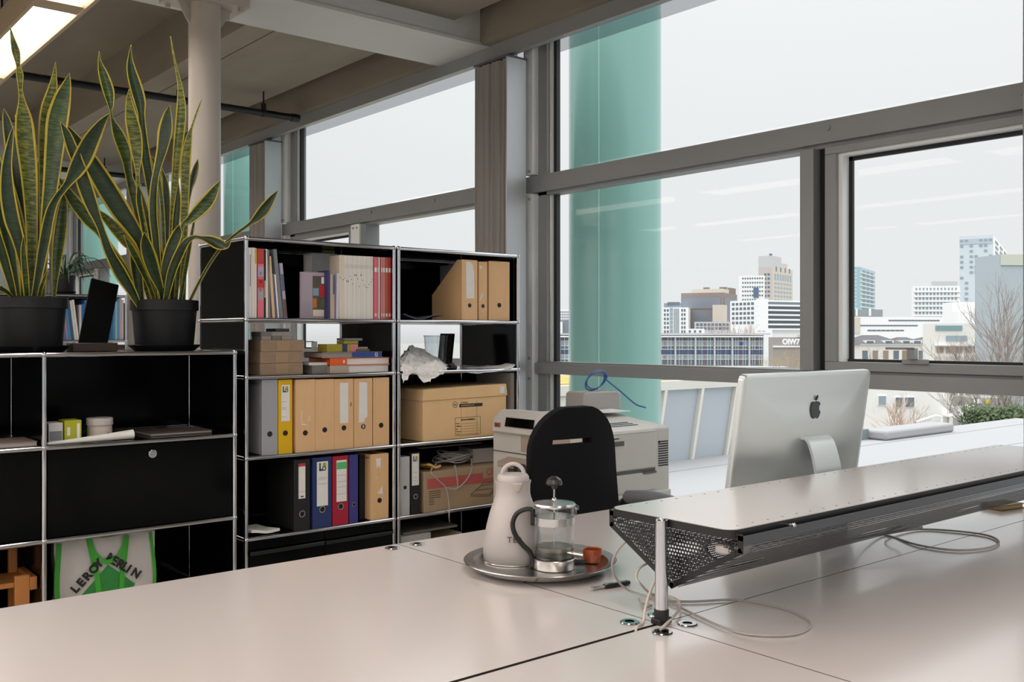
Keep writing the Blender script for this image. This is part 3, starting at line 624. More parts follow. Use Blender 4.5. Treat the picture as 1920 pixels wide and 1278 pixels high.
for x0, x1 in zip(LXS, LXS[1:]):
    for z in LZ: hpanel(t3, x0, x1, z, LD, 'top_panel' if z == LZ[-1] else 'shelf_panel')
    for a, b in zip(LZ, LZ[1:]): vback(t3, x0, x1, a, b, LD)
    dr = MB().box(x0+.012, x1-.012, -.003, .008, .575, .902).build('drop_door', black_panel, t3)
    xk = x0+.402; zk = .862
    MB().cyl((xk, -.003, zk), (xk, -.012, zk), .017, 20).build('lock', chrome, dr, bevel=.002); MB().cyl((xk, -.012, zk), (xk, -.015, zk), .007, 14).build('keyhole', steel, dr)
for x in LXS:
    for a, b in zip(LZ, LZ[1:]): vside(t3, x, a, b, LD)
# far shelving by the windows
FY = 7.85; fx1 = 2.54; FZ = (.24, .59, .94, 1.29, 1.64)
t4 = thing('shelving_unit', 'distant chrome-framed shelving seen between the two large plants', 'shelf', (fx1-1.5, FY, 0))
frame(t4, (0, .75, 1.5), FZ, .36)
for x0, x1 in ((0, .75), (.75, 1.5)):
    for z in FZ: hpanel(t4, x0, x1, z, .36, 'top_panel' if z == FZ[-1] else 'shelf_panel', black_panel if z == FZ[-1] else white_frame)
    vback(t4, x0, x1, 1.29, 1.64, .36); vback(t4, x0, x1, .24, .94, .36)
ORD = 'first second third fourth fifth sixth seventh eighth ninth tenth eleventh twelfth thirteenth fourteenth fifteenth sixteenth seventeenth eighteenth'.split()
# ------------------------------------------------------------------ books and files
def book(name, label, px0, px1, ytop, zf, m, cat='book', Y=None, depth=.2, lean=0, group=None, spine=None, mats=None):
    """An upright book: spine towards the room, cover boards and a page block."""
    Y = TY+.012 if Y is None else Y
    x0 = xat(px0, Y); x1 = xat(px1, Y); h = zat((px0+px1)/2, ytop, Y)-zf; w = x1-x0
    t = thing(name, label, cat, ((x0+x1)/2, Y, zf), group=group); e = min(.0016, w*.22); a = w/2
    M = Matrix.Rotation(lean, 4, 'Y') if lean else None
    b = MB(); b.box(-a, -a+e, 0, depth, 0, h, 0, M).box(a-e, a, 0, depth, 0, h, 0, M).box(-a, a, -.001, .0012, 0, h, 0, M)
    b.build('cover', m, t, smooth=False)
    MB().box(-a+e, a-e, .0012, depth-.004, .003, h-.003, 0, M).build('pages', paper, t, smooth=False)
    t['_s'] = (w, h); return t
def spot(t, z0, z1, m, x0=-.8, x1=.8, name='spine_print', lean=0):
    w, h = t['_s']; M = Matrix.Rotation(lean, 4, 'Y') if lean else None
    MB().box(x0*w/2, x1*w/2, -.0018, -.0008, z0*h, z1*h, 0, M).build(name, m, t, smooth=False)
def cm(n, rgb, **k): return mat(n, rgb, k.pop('rough', .5), **k)
Z1 = 1.404+.0068
red = cm('red_cover', (186, 60, 66)); pinkc = cm('pink_cover', (222, 110, 130)); rose = cm('rose_cover', (206, 128, 132)); offw = cm('offwhite_cover', (226, 220, 210)); cream = cm('cream_cover', (220, 208, 188)); rust = cm('rust_cover', (172, 92, 58))
tanc = cm('tan_cover', (214, 178, 140)); greyc = cm('grey_cover', (120, 124, 130)); bluec = cm('slate_blue_cover', (84, 98, 130)); navy = cm('navy_cover', (40, 52, 92)); purple = cm('purple_cover', (62, 56, 104)); blackc = cm('black_cover', (28, 27, 28)); lilac = cm('lilac_cover', (172, 164, 188)); mauve = cm('mauve_grey_cover', (168, 156, 168)); yellowc = cm('yellow_cover', (206, 180, 50)); brownc = cm('brown_cover', (110, 84, 72)); whitec = cm('white_cover', (232, 230, 226))
b = book('magazine', 'thick white magazine with small spine lettering at the end of the shelf', 463.5, 471.5, 464, Z1, whitec, 'magazine'); spot(b, .45, .9, black_ink, .3, .5)
book('magazine', 'second white magazine next to the one with spine lettering', 472, 477.5, 464, Z1, offw, 'magazine')
b = book('book', 'thin book with a yellow top on its spine', 478, 481, 465, Z1, offw); spot(b, .78, .99, yellowc, -1, 1)
b = book('magazine', 'thick red and pink magazine with blue lettering on its spine', 483, 494.5, 466, Z1, pinkc, 'magazine')
for z0, z1, m in ((.78, 1, red), (.6, .74, lilac), (.44, .56, red), (.26, .42, mauve)): spot(b, z0, z1, m, -.95, .95)
for z0 in (.38, .62, .5): spot(b, z0, z0+.05, black_ink, -.3, -.1); spot(b, z0, z0+.045, bluec, .1, .3)
b = book('book', 'black and brown book squeezed against the red magazine', 495, 498.5, 468, Z1, blackc); spot(b, .3, .55, tanc, -.6, .6)
book('magazine', 'offwhite magazine leaning behind the tan booklet', 498.5, 502.5, 467, Z1, offw, 'magazine', lean=-.012)
book('magazine', 'grey-white magazine with a leaning grey top', 503, 507, 468, Z1, greyc, 'magazine', lean=-.02)
book('booklet', 'leaning tan booklet among the first magazines', 511, 516, 480, Z1, tanc, 'booklet', lean=-.075)
book('booklet', 'short blue-edged booklet under the leaning grey folder', 517, 519.5, 513, Z1, bluec, 'booklet', lean=-.09)
book('booklet', 'short white booklet beside the blue-edged one', 521, 523.5, 514, Z1, whitec, 'booklet', lean=-.09)
book('folder', 'tall dark grey folder leaning with a pale edge', 524.5, 531, 467, Z1, greyc, 'folder', lean=-.105)
b = book('booklet', 'last leaning booklet with blue and brown spine before the gap', 533.5, 539, 493, Z1, lilac, 'booklet', lean=-.10)
spot(b, .5, .8, bluec, -.9, .9, lean=-.10); spot(b, .02, .35, brownc, -.9, .9, lean=-.10)
# books right of the gap
Yb = TY+.02
def facing(name, label, cat, px0, px1, ytop, Y, zf, th, m, rz=0):
    x0 = xat(px0, Y); x1 = xat(px1, Y); h = zat((px0+px1)/2, ytop, Y)-zf; w = x1-x0
    t = thing(name, label, cat, (x1, Y, zf), rz); MB().box(-w, 0, 0, .002, 0, h).box(-w, 0, th-.002, th, 0, h).box(-.002, 0, 0, th, 0, h).build('cover', m, t, smooth=False)
    MB().box(-w+.004, -.002, .002, th-.002, .002, h-.002).build('pages', paper, t, smooth=False); return t, w, h
t, w, h = facing('book', 'picture book standing face out with a red dot and colourful photo', 'book', 566, 613, 510, Yb+.02, Z1, .014, mauve, -.1)
ph = MB().box(-w*.55, -w*.05, -.0012, 0, h*.06, h*.92).build('photo_print', cm('photo_ground', (84, 80, 66), var=.3, scale=30), t)
MB().box(-w*.28, -w*.06, -.002, 0, h*.47, h*.72).build('red_print', cm('signal_red', (186, 38, 36)), ph); MB().box(-w*.54, -w*.12, -.0018, 0, h*.06, h*.2).build('pale_print', cream, ph)
MB().box(-w*.54, -w*.4, -.0019, 0, h*.24, h*.44).build('orange_print', cm('orange_patch', (190, 112, 40)), ph); MB().box(-w*.2, -w*.06, -.0019, 0, h*.24, h*.44).build('green_print', cm('green_patch', (86, 108, 50)), ph); MB().box(-w*.54, -w*.32, -.0019, 0, h*.5, h*.66).build('blue_print', cm('sky_patch', (130, 160, 176)), ph); MB().box(-w*.22, -w*.12, -.0021, 0, h*.76, h*.9).build('white_print', whitec, ph)
for i in range(9): MB().box(-w*.95, -w*.6, -.0008, 0, h*(.06+.035*i), h*(.066+.035*i)).build('print_line', greyc, t)
t, w, h = facing('box_file', 'plain grey slipcase standing behind the picture book', 'box', 586, 632, 475, TY+.10, Z1, .09, cm('slipcase_grey', (122, 124, 130)))
t, w, h = facing('folder', 'olive-tabbed folder poking up behind the grey slipcase', 'folder', 606, 628, 469, TY+.21, Z1, .02, cm('olive_tab', (132, 128, 60)))
b = book('book', 'slim purple book right of the picture book', 613.5, 618, 507, Z1, purple)
b = book('book', 'beige book beside the slim purple book', 619, 627, 514, Z1, cm('beige_cover', (188, 172, 158))); spot(b, .55, .99, bluec, .2, .95)
book('booklet', 'slim pale lilac booklet before the row of white magazines', 630, 634.5, 512, Z1, cm('pale_lilac_cover', (204, 202, 214)), 'booklet', lean=.02)
b = book('magazine', 'cream magazine that opens the row of white magazines', 635.6, 640.3, 478, Z1, cream, 'magazine'); spot(b, .64, .655, black_ink, -.3, .3)
b = book('magazine', 'second cream magazine in the white row', 640.5, 645, 478, Z1, cream, 'magazine'); spot(b, .61, .625, black_ink, -.3, .3)
n = 18; e0, e1 = 645.3, 699.5
dots = (.63, .58, .58, .67, .62, .55, .68, .68, .63, .51, .68, .61, .53, .50, .50, .55, .59, .63)
for i in range(n):
    a0 = e0+(e1-e0)*i/n; a1 = e0+(e1-e0)*(i+1)/n-.25
    b = book('magazine', '%s white magazine with a spine dot, counted from the cream pair' % ORD[i], a0, a1, 478.5+.14*i, Z1, offw if i % 3 else whitec, 'magazine', group='uniform white magazines with black dots')
    big = i in (1, 2, 6, 7, 10); spot(b, dots[i], dots[i]+(.032 if big else .014), black_ink, -.35, .35); spot(b, .8, .86, greyc, -.05, .1)
for i, (p0, p1, m, lab) in enumerate(((701, 707, pinkc, 'bright pink magazine next to the white row'), (707.4, 709.6, rose, 'thin pink magazine with white crest'), (710, 712, whitec, 'thin white magazine between the pink ones'), (714, 717, rose, 'rose magazine after the dark gap'), (717.4, 721.6, cm('salmon_cover', (208, 130, 124)), 'salmon magazine in the pink group'), (722, 727.4, rust, 'rust-brown magazine in the pink group'), (727.8, 732.6, red, 'dark red magazine at the end of the row'))):
    b = book('magazine', lab, p0, p1, 481.5+.2*i, Z1, m, 'magazine'); spot(b, .76, .83, whitec, -.7, .7); spot(b, .05, .1, cream, -.6, .6)
MB().tube([(xat(667, 4.05), 4.05, 1.70), (xat(668, 4.05), 4.05, 1.712), (xat(674, 4.05), 4.05, 1.698), (xat(682, 4.05), 4.05, 1.692)], .004, 6).build('paper_curl', paper_grey)
o = bpy.data.objects['paper_curl']; tag(o, 'curled scrap of paper lying on top of the white magazines', 'paper')
# --- box files
def boxfile(label, px0, px1, ytop, ybot, Y, m, zf, hole=.28, ring=None, tag_=None, name='binder', torn=None, depth=.27, rz=0, sides=None):
    x0 = xat(px0, Y); x1 = xat(px1, Y); h = zat((px0+px1)/2, ytop, Y)-zf; w = x1-x0
    t = thing(name, label, 'binder', ((x0+x1)/2, Y, zf), rz); a = w/2
    MB().box(-a, a, 0, .004, 0, h).box(-a, -a+.004, .004, depth, 0, h).box(a-.004, a, .004, depth, 0, h).box(-a, a, depth-.004, depth, 0, h).box(-a, a, .004, depth, 0, .004).box(-a, a, .01, depth, h-.02, h-.016).build('case', m, t, smooth=False)
    r = min(.0135, w*.2); zh = hole*h
    if ring: MB().lathe([(r*.85, 0), (r*1.15, 0), (r*1.15, .003), (r*.85, .003)], n=20).build('finger_ring', ring, t, (0, 0, zh), (PI/2, 0, 0))
    MB().cyl((0, .002, zh), (0, -.0008, zh), r*.9, 20).build('finger_hole', black_ink, t)
    if tag_:
        z0, z1, f0, f1 = tag_[:4]; MB().box(f0*a, f1*a, -.0009, .001, z0*h, z1*h).build('label', paper, t)
    t['_s'] = (w, h); return t
def tear(t, pts, m=paper, name='torn_label'):
    w, h = t['_s']; MB().prism([(x*w/2, z*h) for x, z in pts], -.001, .0005, 'y').build(name, m, t, smooth=False)
Z3 = .804+.0068; YB = TY+.006
greyf = cm('grey_board', (158, 160, 164), rough=.55); yellf = cm('yellow_board', (222, 176, 10), rough=.5)
lg1 = cm('logo_olive', (170, 172, 40)); lg2 = cm('logo_slate', (70, 84, 92))
def logo(t, cx, cz, s):
    w, h = t['_s']; MB().box(cx-s*.5, cx-s*.28, -.0016, 0, cz-s*.5, cz+s*.5).box(cx-s*.5, cx, -.0016, 0, cz-s*.5, cz-s*.28).build('label_mark', lg2, t); MB().box(cx+.0, cx+s*.5, -.0016, 0, cz, cz+s*.5).build('label_mark', lg1, t)
    MB().lathe([(s*.16, 0), (s*.3, 0), (s*.3, .0006), (s*.16, .0006)], n=16).build('label_mark', lg2, t, (cx+s*.2, -.001, cz-s*.22), (PI/2, 0, 0))
def lines(t, zs, x0, x1, m=None):
    w, h = t['_s']
    for z in zs: MB().box(x0*w/2, x1*w/2, -.0014, 0, z*h, z*h+.0012).build('print_line', m or greyc, t)
boxfile('plain grey box file at the start of the wooden row', 491, 520.5, 711.5, 0, YB, greyf, Z3)
b = boxfile('yellow binder with a white label', 522, 548, 711.5, 0, YB, yellf, Z3, tag_=(.44, .93, -.58, .62)); logo(b, 0, b['_s'][1]*.87, .026); lines(b, (.5, .6, .62, .7), -.5, .1)
b = boxfile('wooden box file with glue traces and no label beside the yellow binder', 554, 590.5, 711, 0, YB, wood_file, Z3, .265)
tear(b, [(-.4, .40), (-.33, .40), (-.33, .56), (-.38, .58)]); tear(b, [(.2, .42), (.45, .44), (.5, .5), (.42, .49), (.38, .45)]); tear(b, [(-.4, .38), (.15, .37), (.1, .385), (-.3, .395)])
boxfile('bare wooden box file without label, second of the wooden ones', 591, 626.5, 710.5, 0, YB, wood_file, Z3, .29)
b = boxfile('wooden box file with a long clean white label and a knot', 627, 662.5, 710, 0, YB, wood_file, Z3, .3, tag_=(.37, .945, -.42, .45)); tear(b, [(.68, .6), (.78, .61), (.8, .66), (.7, .66)], brownc, 'knot')
b = boxfile('wooden box file with a torn white label above its finger hole', 664, 698, 709, 0, YB, wood_file, Z3, .3)
tear(b, [(-.5, .36), (.1, .37), (.2, .42), (.45, .44), (.42, .94), (-.45, .95)]); tear(b, [(-.1, .27), (.12, .29), (.05, .33), (-.1, .32)], paper_grey)
b = boxfile('last wooden box file with rounded edge against the chrome upright', 700, 729, 707.5, 0, YB, wood_file, Z3, .3)
b.rotation_euler = (0, 0, -.07)
Z4 = .454+.0068
blackf = cm('black_board', (24, 23, 24), rough=.6); bluef = cm('blue_board', (36, 52, 104), rough=.5); redf = cm('crimson_board', (166, 24, 52), rough=.5); indigo = cm('indigo_board', (58, 58, 128), rough=.5)
b = boxfile('black binder with a grey and red label', 551, 581, 861, 0, YB, blackf, Z4, .235, steel, (.45, .94, -.42, .42)); tear(b, [(-.42, .905), (.42, .905), (.42, .945), (-.42, .945)], red, 'label_head'); lines(b, (.545, .9), -.42, .42, red); lines(b, (.47, .475, .48, .485), -.15, .2, black_ink)
b = boxfile('blue binder with a white label', 586, 621.5, 857, 0, YB, bluef, Z4, .26, steel, (.31, .94, -.55, .62)); logo(b, .003, b['_s'][1]*.865, .036); lines(b, (.69, .71, .62), -.4, .5)
b = boxfile('crimson binder with a green-topped white label', 623.5, 653, 854.5, 0, YB, redf, Z4, .27, steel, (.34, .94, -.5, .78)); tear(b, [(-.48, .81), (.76, .81), (.76, .91), (-.48, .91)], cm('label_green', (84, 190, 110)), 'label_band'); lines(b, (.45, .55, .63, .72), -.45, .7)
boxfile('narrow indigo binder without label', 655, 671, 852, 0, YB, indigo, Z4, .275, steel)
boxfile('black folder standing in the dark gap before the wooden file', 674, 690, 852, 0, YB+.05, blackf, Z4, .27)
b = boxfile('wooden box file with scraps of torn label in the row of coloured binders', 694.5, 728.5, 850, 0, YB, wood_file, Z4, .29); tear(b, [(-.3, .78), (-.1, .82), (.1, .77), (.15, .93), (-.4, .93)]); tear(b, [(-.25, .4), (.35, .38), (.3, .5), (.1, .46)]); tear(b, [(-.35, .62), (-.28, .62), (-.28, .65), (-.35, .65)])
def sheet(name, label, cat, x0, x1, y0, y1, z, th, m, rz=0, wav=0, group=None, n=10, seed=1, n2=6):
    """A slightly curled sheet or pile of paper."""
    rnd = random.Random(seed); vs = []; cx, cy = (x0+x1)/2, (y0+y1)/2; mb = MB()
    A = [rnd.uniform(-1, 1) for _ in range(6)]
    hh = lambda u, v: wav*max(0, .5*(A[0]*u+A[1]*v)+.5*abs(A[2]*u*v)+.35*(1+math.sin(3*u+A[3]*3))*.5)
    N, M_ = n, n2
    for lay in (0, 1):
        for j in range(M_+1):
            for i in range(N+1):
                u = 2*i/N-1; v = 2*j/M_-1; vs.append((u*(x1-x0)/2, v*(y1-y0)/2, hh(u, v)+lay*th))
    q = (N+1)*(M_+1); fs = []
    for j in range(M_):
        for i in range(N): a = j*(N+1)+i; fs += [(a, a+N+1, a+N+2, a+1), (q+a, q+a+1, q+a+N+2, q+a+N+1)]
    ring = [i for i in range(N+1)]+[(N+1)*j+N for j in range(1, M_+1)]+[(N+1)*M_+i for i in range(N-1, -1, -1)]+[(N+1)*j for j in range(M_-1, 0, -1)]
    for a, c in zip(ring, ring[1:]+ring[:1]): fs.append((a, c, q+c, q+a))
    o = mb.add(vs, fs).build(name, m, None, (cx, cy, z), (0, 0, rz)); return tag(o, label, cat, group)
sheet('paper_pile', 'loose white papers lying on the empty end of the coloured binder row', 'paper', 1.80, 1.94, 3.96, 4.16, Z4, .012, paper, .1, .018, seed=4)
# --- second row, left unit: stone-like boxes and books lying flat
Z2 = 1.154+.0068
brownbox = mat('kraft_box', (150, 128, 106), .85, var=.14, scale=14, bump=.1); greybox = mat('grey_chipboard', (128, 124, 120), .85, var=.08, scale=20); greylt = mat('pale_chipboard', (158, 154, 150), .85, var=.06, scale=20)
def flat(name, label, cat, px0, px1, ytop, zf, Y, d, m, rz=0, lid=None, group=None, bevel=.002):
    x0 = xat(px0, Y); x1 = xat(px1, Y); zt = zat((px0+px1)/2, ytop, Y) if ytop > 10 else zf+ytop
    t = thing(name, label, cat, ((x0+x1)/2, Y, zf), rz, group); w = (x1-x0)/2; h = zt-zf
    MB().box(-w, w, 0, d, 0, h*(.62 if lid else 1)).build('body', m, t, bevel=bevel)
    if lid: MB().box(-w-.002, w+.002, -.002, d+.002, h*.45, h).build('lid', lid, t, bevel=bevel)
    t['_s'] = (w*2, h); return t, zt
zc = Z2
for lab in ('lowest of the three stacked brown kraft boxes', 'middle one of the three stacked brown kraft boxes', 'top one of the three stacked brown kraft boxes'):
    t, z = flat('kraft_box', lab, 'box', 487.5+(1.5 if 'top' in lab else 0), 568+(3 if 'top' in lab else 0), .0515, zc, TY+.03, .26, brownbox, .03 if 'mid' in lab else 0)
    MB().box(-.03, .03, -.0012, .001, .004, t['_s'][1]-.004).build('tape', mat('old_tape', (160, 132, 102), .5), t); zc = z+.0003
zs = zc
for i, (p0, p1, m, lab) in enumerate(((490, 509, greylt, 'small grey box at the end of the little row on the kraft boxes'), (510, 527, greybox, 'small middle grey box on the kraft boxes'), (528, 547, greylt, 'small grey box at the other end of the little row on the kraft boxes'))):
    t, z = flat('small_box', lab, 'box', p0, p1, .036, zs, TY+.05, .1, m, lid=greybox if i == 0 else greylt)
t, z = flat('small_box', 'flat dark grey box lying across the small grey boxes', 'box', 517, 543, .014, zs+.0365, TY+.06, .1, cm('charcoal_box', (70, 72, 72)))
t, z = flat('storage_box', 'grey-brown box with white papers between kraft boxes and books', 'box', 586, 617, .038, Z2, TY+.04, .25, greybox, -.02)
sheet('paper_pile', 'white papers on the grey-brown box', 'paper', xat(580, TY+.06), xat(616, TY+.06), TY+.05, TY+.25, z+.0005, .012, paper, -.05, 0)
def lying(label, px0, px1, th, zf, Y, d, cover, rz=0, spine_left=True, edge=None):
    """A book lying flat: boards, spine towards the room's wall side and page block."""
    x0 = xat(px0, Y); x1 = xat(px1, Y); w = (x1-x0)/2; e = min(.003, th*.12)
    t = thing('book', label, 'book', ((x0+x1)/2, Y, zf), rz)
    MB().box(-w, w, 0, d, 0, e).box(-w, w, 0, d, th-e, th).box(-w, -w+e, 0, d, 0, th).build('cover', cover, t, smooth=False)
    MB().box(-w+e, w-.004, .004, d-.004, e, th-e).build('pages', edge or paper, t, smooth=False); t['_s'] = (w*2, th); return t, zf+th+.0004
Yk = TY+.02
t, z = lying('thick white book at the bottom of the flat pile', 618, 730, .036, Z2, Yk, .2, cm('linen_cover', (178, 164, 150)), .0)
MB().box(-t['_s'][0]/2+.0, -t['_s'][0]/2+.10, -.002, .004, .001, .035).build('spine', cm('linen_cover', (178, 164, 150)), t)
t, z = lying('orange-bound book in the flat pile', 618, 731, .034, z, Yk+.004, .2, cm('orange_cover', (226, 92, 30)), .0)
MB().box(-t['_s'][0]/2+.0, -t['_s'][0]/2+.09, -.002, .004, .001, .033).build('spine', cm('orange_cover', (226, 92, 30)), t); MB().box(-t['_s'][0]/2+.07, -t['_s'][0]/2+.078, -.003, .003, .01, .024).build('spine_mark', paper, t)
t, z = lying('slim box with a blue front panel in the flat pile', 603, 717, .027, z, Yk+.0, .17, cm('taupe_cover', (150, 138, 130)), .0, edge=cm('taupe_cover', (150, 138, 130)))
w_ = t['_s'][0]/2; MB().box(0.0, w_-.004, -.002, .004, .002, .026).build('blue_panel', cm('royal_blue_print', (44, 70, 140)), t); MB().lathe([(.005, 0), (.008, 0), (.008, .001), (.005, .001)], n=16).build('round_mark', paper, t, (w_-.035, -.002, .015), (PI/2, 0, 0)); MB().box(w_-.045, w_-.025, -.0026, 0, .004, .0055).build('print_line', paper, t)
t, zy = flat('packet', 'mustard-yellow packet with a navy band on the flat pile', 'box', 613, 671, .036, z, Yk+.02, .09, cm('mustard_card', (164, 150, 44)))
w_ = t['_s'][0]/2; MB().box(-w_*.02, w_*.3, -.0012, .001, 0, .0362).build('band', navy, t); MB().box(w_*.52, w_*1.003, -.0014, .001, .001, .035).build('pale_end', rose, t)
flat('packet', 'small pinkish packet beside the mustard one', 'box', 672, 690, .022, z, Yk+.05, .06, cm('pinkish_card', (176, 160, 158)))
flat('packet', 'thin yellow packet on top of the mustard one', 'box', 645, 672, .014, zy+.0005, Yk+.03, .07, cm('mustard_card', (164, 150, 44)))
flat('notepad', 'grey notepad crowning the flat pile', 'notepad', 646, 680, .012, zy+.0155, Yk+.03, .075, greyc)
flat('card_box', 'small dark and white card box lying before the pinkish packet', 'box', 671, 694, .012, z, Yk+.0, .045, cm('dark_card', (84, 80, 76)))
# --- right unit, top row
sheet('blueprint_roll', 'rolled dark drawings lying beside the wooden magazine files', 'paper', 2.60, 2.83, 3.96, 4.28, Z1, .004, cm('dark_print', (92, 92, 106)), .0, .045, seed=11)
sheet('blueprint_sheets', 'flat dark sheets under the rolled drawings', 'paper', 2.59, 2.80, 4.29, 4.43, Z1, .008, cm('navy_sheet', (58, 66, 84)), .0, .01, seed=3)
# slanted magazine file
Yf = TY+.008
x0, x1 = xat(866, Yf), xat(895, Yf); h = zat(880, 487, Yf)-Z1; t = thing('magazine_file', 'tallest wooden magazine file with slanted sides and a torn white label', 'binder', (x1, Yf, Z1), 0.0); w = x1-x0
t.rotation_euler = (0, 0, .0)
MB().box(-w, 0, 0, .004, 0, h).box(-w, 0, .26, .264, 0, h*.45).box(-w, 0, .004, .26, 0, .004).build('front', wood_file, t)
prof = [(.004, 0), (.26, 0), (.26, h*.45), (.04, h), (.004, h)]
MB().prism(prof, -w, -w+.004, 'x').prism(prof, -.004, 0, 'x').build('side', wood_file, t); MB().cyl((-w/2, .002, h*.25), (-w/2, -.0008, h*.25), .011, 18).build('finger_hole', black_ink, t)
t['_s'] = (w, h); o = MB().prism([(-w*.72, h*.36), (-w*.2, h*.37), (-w*.22, h*.8), (-w*.32, h*.93), (-w*.5, h*.97), (-w*.74, h*.97)], -.001, .0005, 'y').build('torn_label', paper, t, smooth=False)
MB().box(-w+.006, -.006, .03, .2, .01, h*.93).build('contents', cm('grey_contents', (96, 98, 102)), t)
b = boxfile('wooden box file tucked behind the tall magazine file', 897.5, 913.5, 490.5, 0, Yf+.015, wood_file, Z1, .25); tear(b, [(-.85, .34), (-.1, .5), (-.15, .42), (-.7, .34)]); tear(b, [(-.8, .88), (-.2, .87), (-.3, .92), (-.8, .94)])
b = boxfile('wooden box file nearest the perforated end panel, no label', 918, 954, 490, 0, Yf+.01, wood_file, Z1, .265); b.rotation_euler = (0, 0, -.1)
# crumpled tissue, cup and papers
def crumple(label, pts, seed, m, name='crumpled_paper', jit=.007):
    """A crushed sheet: rows of (x, y, z) control points subdivided with creases."""
    rnd = random.Random(seed); R = len(pts); C_ = len(pts[0]); k = 5; vs = []; nr = (R-1)*k+1; nc = (C_-1)*k+1
    for i in range(nr):
        for j in range(nc):
            a = min(i//k, R-2); b_ = min(j//k, C_-2); u = i/k-a; v = j/k-b_
            p = (Vector(pts[a][b_])*(1-u)+Vector(pts[a+1][b_])*u)*(1-v)+(Vector(pts[a][b_+1])*(1-u)+Vector(pts[a+1][b_+1])*u)*v
            vs.append(p+Vector((rnd.uniform(-1, 1), rnd.uniform(-1, 1), rnd.uniform(-1, 1)))*jit)
    fs = [(i*nc+j, i*nc+j+1, (i+1)*nc+j+1, (i+1)*nc+j) for i in range(nr-1) for j in range(nc-1)]
    o = MB().add(vs, fs).build(name, m, smooth=False); s = o.modifiers.new('s', 'SOLIDIFY'); s.thickness = .0008; return tag(o, label, 'paper')
tiss = mat('tissue_paper', (244, 242, 240), .8, var=.04, scale=15)
A_ = lambda px, py, Y: tuple(at(px, py, Y=Y))
crumple('crumpled white tissue paper spilling over the shelf edge', [
    [A_(752, 668, 4.16), A_(770, 646, 4.2), A_(790, 652, 4.2), A_(815, 668, 4.2), A_(840, 684, 4.2)],
    [A_(750, 670, 4.05), A_(766, 662, 4.06), A_(792, 672, 4.06), A_(820, 674, 4.06), A_(842, 688, 4.07)],
    [A_(750, 676, 3.97), A_(768, 688, 3.95), A_(795, 684, 3.955), A_(816, 676, 3.96), A_(838, 690, 3.965)],
    [A_(752, 690, 3.93), A_(770, 693, 3.928), A_(792, 696, 3.926), A_(812, 692, 3.93), A_(832, 698, 3.934)],
    [A_(757, 718, 3.926), A_(770, 702, 3.924), A_(780, 699, 3.922), A_(800, 719, 3.925), A_(818, 706, 3.93)]], 5, tiss)
crumple('loose curling white sheet at the perforated end of the open row', [[A_(858, 690, 4.15), A_(900, 686, 4.2), A_(940, 683, 4.2), A_(966, 678, 4.2)], [A_(862, 693, 4.05), A_(900, 690, 4.05), A_(940, 684, 4.04), A_(969, 673, 4.04)], [A_(868, 697, 3.965), A_(900, 696, 3.96), A_(936, 692, 3.955), A_(966, 684, 3.955)], [A_(880, 698, 3.93), A_(892, 700, 3.928), A_(930, 696, 3.93), A_(960, 690, 3.93)]], 8, tiss, 'loose_sheet', .0015)
xc = xat(817, 4.2); t = thing('plastic_cup', 'large clear plastic cup standing before the open back', 'cup', (xc, 4.2, Z2))
MB().lathe([(.001, 0), (.05, 0), (.062, .17), (.064, .175), (.061, .172), (.048, .004), (.001, .004)]).build('cup', clear_plastic, t); MB().lathe([(.062, .166), (.0655, .168), (.0655, .174), (.062, .174)]).build('rim', clear_plastic, t)
xc = xat(841, 4.28); t = thing('tablet_stand', 'thin dark slab leaning beside the plastic cup', 'tablet', (xc, 4.26, Z2)); MB().box(-.006, .006, 0, .12, 0, .185, 0, Matrix.Rotation(.12, 4, 'Y')).build('slab', black_panel, t); MB().box(-.03, .03, -.01, .13, 0, .006).build('foot', steel, t)
t = thing('tape_dispenser', 'small black gadget beside the crumpled tissue', 'gadget', (xat(852, 3.99), 3.99, Z2)); MB().box(-.02, .02, 0, .05, 0, .022).build('body', matt_black, t, bevel=.006); MB().cyl((-.012, .025, .022), (.012, .025, .022), .012, 16).build('roll', matt_black, t)
# archive box
Yx = TY+.012; x0, x1 = xat(793, Yx), xat(951, Yx); w = (x1-x0); h = .262
t = thing('archive_box', 'large brown cardboard archive box with lid and printed form', 'box', (x0, Yx, Z3), .015)
MB().box(0, w, 0, .36, 0, h-.045).build('body', cardboard, t, bevel=.003)
MB().prism([(-.006, h-.062), (w+.006, h-.055), (w-.004, h+.008), (w*.5, h+.003), (.0, h-.004)], -.006, .366, 'y').build('lid', cardboard, t, bevel=.004)
for px, s_, sz in ((.26, 0, 0),): pass
bk = cm('brown_ink', (74, 56, 44)); yf = -.0008
MB().lathe([(.013, 0), (.0155, 0), (.0155, .0006), (.013, .0006)], n=28).build('round_stamp', bk, t, (w*.37, 0, h-.088), (PI/2, 0, 0)); text('AD', 'stamp_letters', .012, bk, t, (w*.37, -.001, h-.092), FACE, align='CENTER')
MB().box(w*.42, w*.70, yf, .001, h-.103, h-.086).build('print_bar', cm('dark_ink', (44, 40, 36)), t); text('ARCHIEFDOOS / A4', 'bar_lettering', .0095, cardboard, t, (w*.44, -.0012, h-.098), FACE); text('archiefdozen', 'small_lettering', .0085, bk, t, (w*.44, -.001, h-.081), FACE)
fx0, fx1, fz0, fz1 = w*.37, w*.675, .016, .108
MB().box(fx0, fx1, yf, .001, fz0, fz0+.0016).box(fx0, fx1, yf, .001, fz1-.0016, fz1).box(fx0, fx0+.0016, yf, .001, fz0, fz1).box(fx1-.0016, fx1, yf, .001, fz0, fz1).build('form_frame', bk, t)
text('Inhoud archiefdoos', 'form_title', .0115, bk, t, ((fx0+fx1)/2, -.001, fz1-.016), FACE, align='CENTER', bold=.0003)
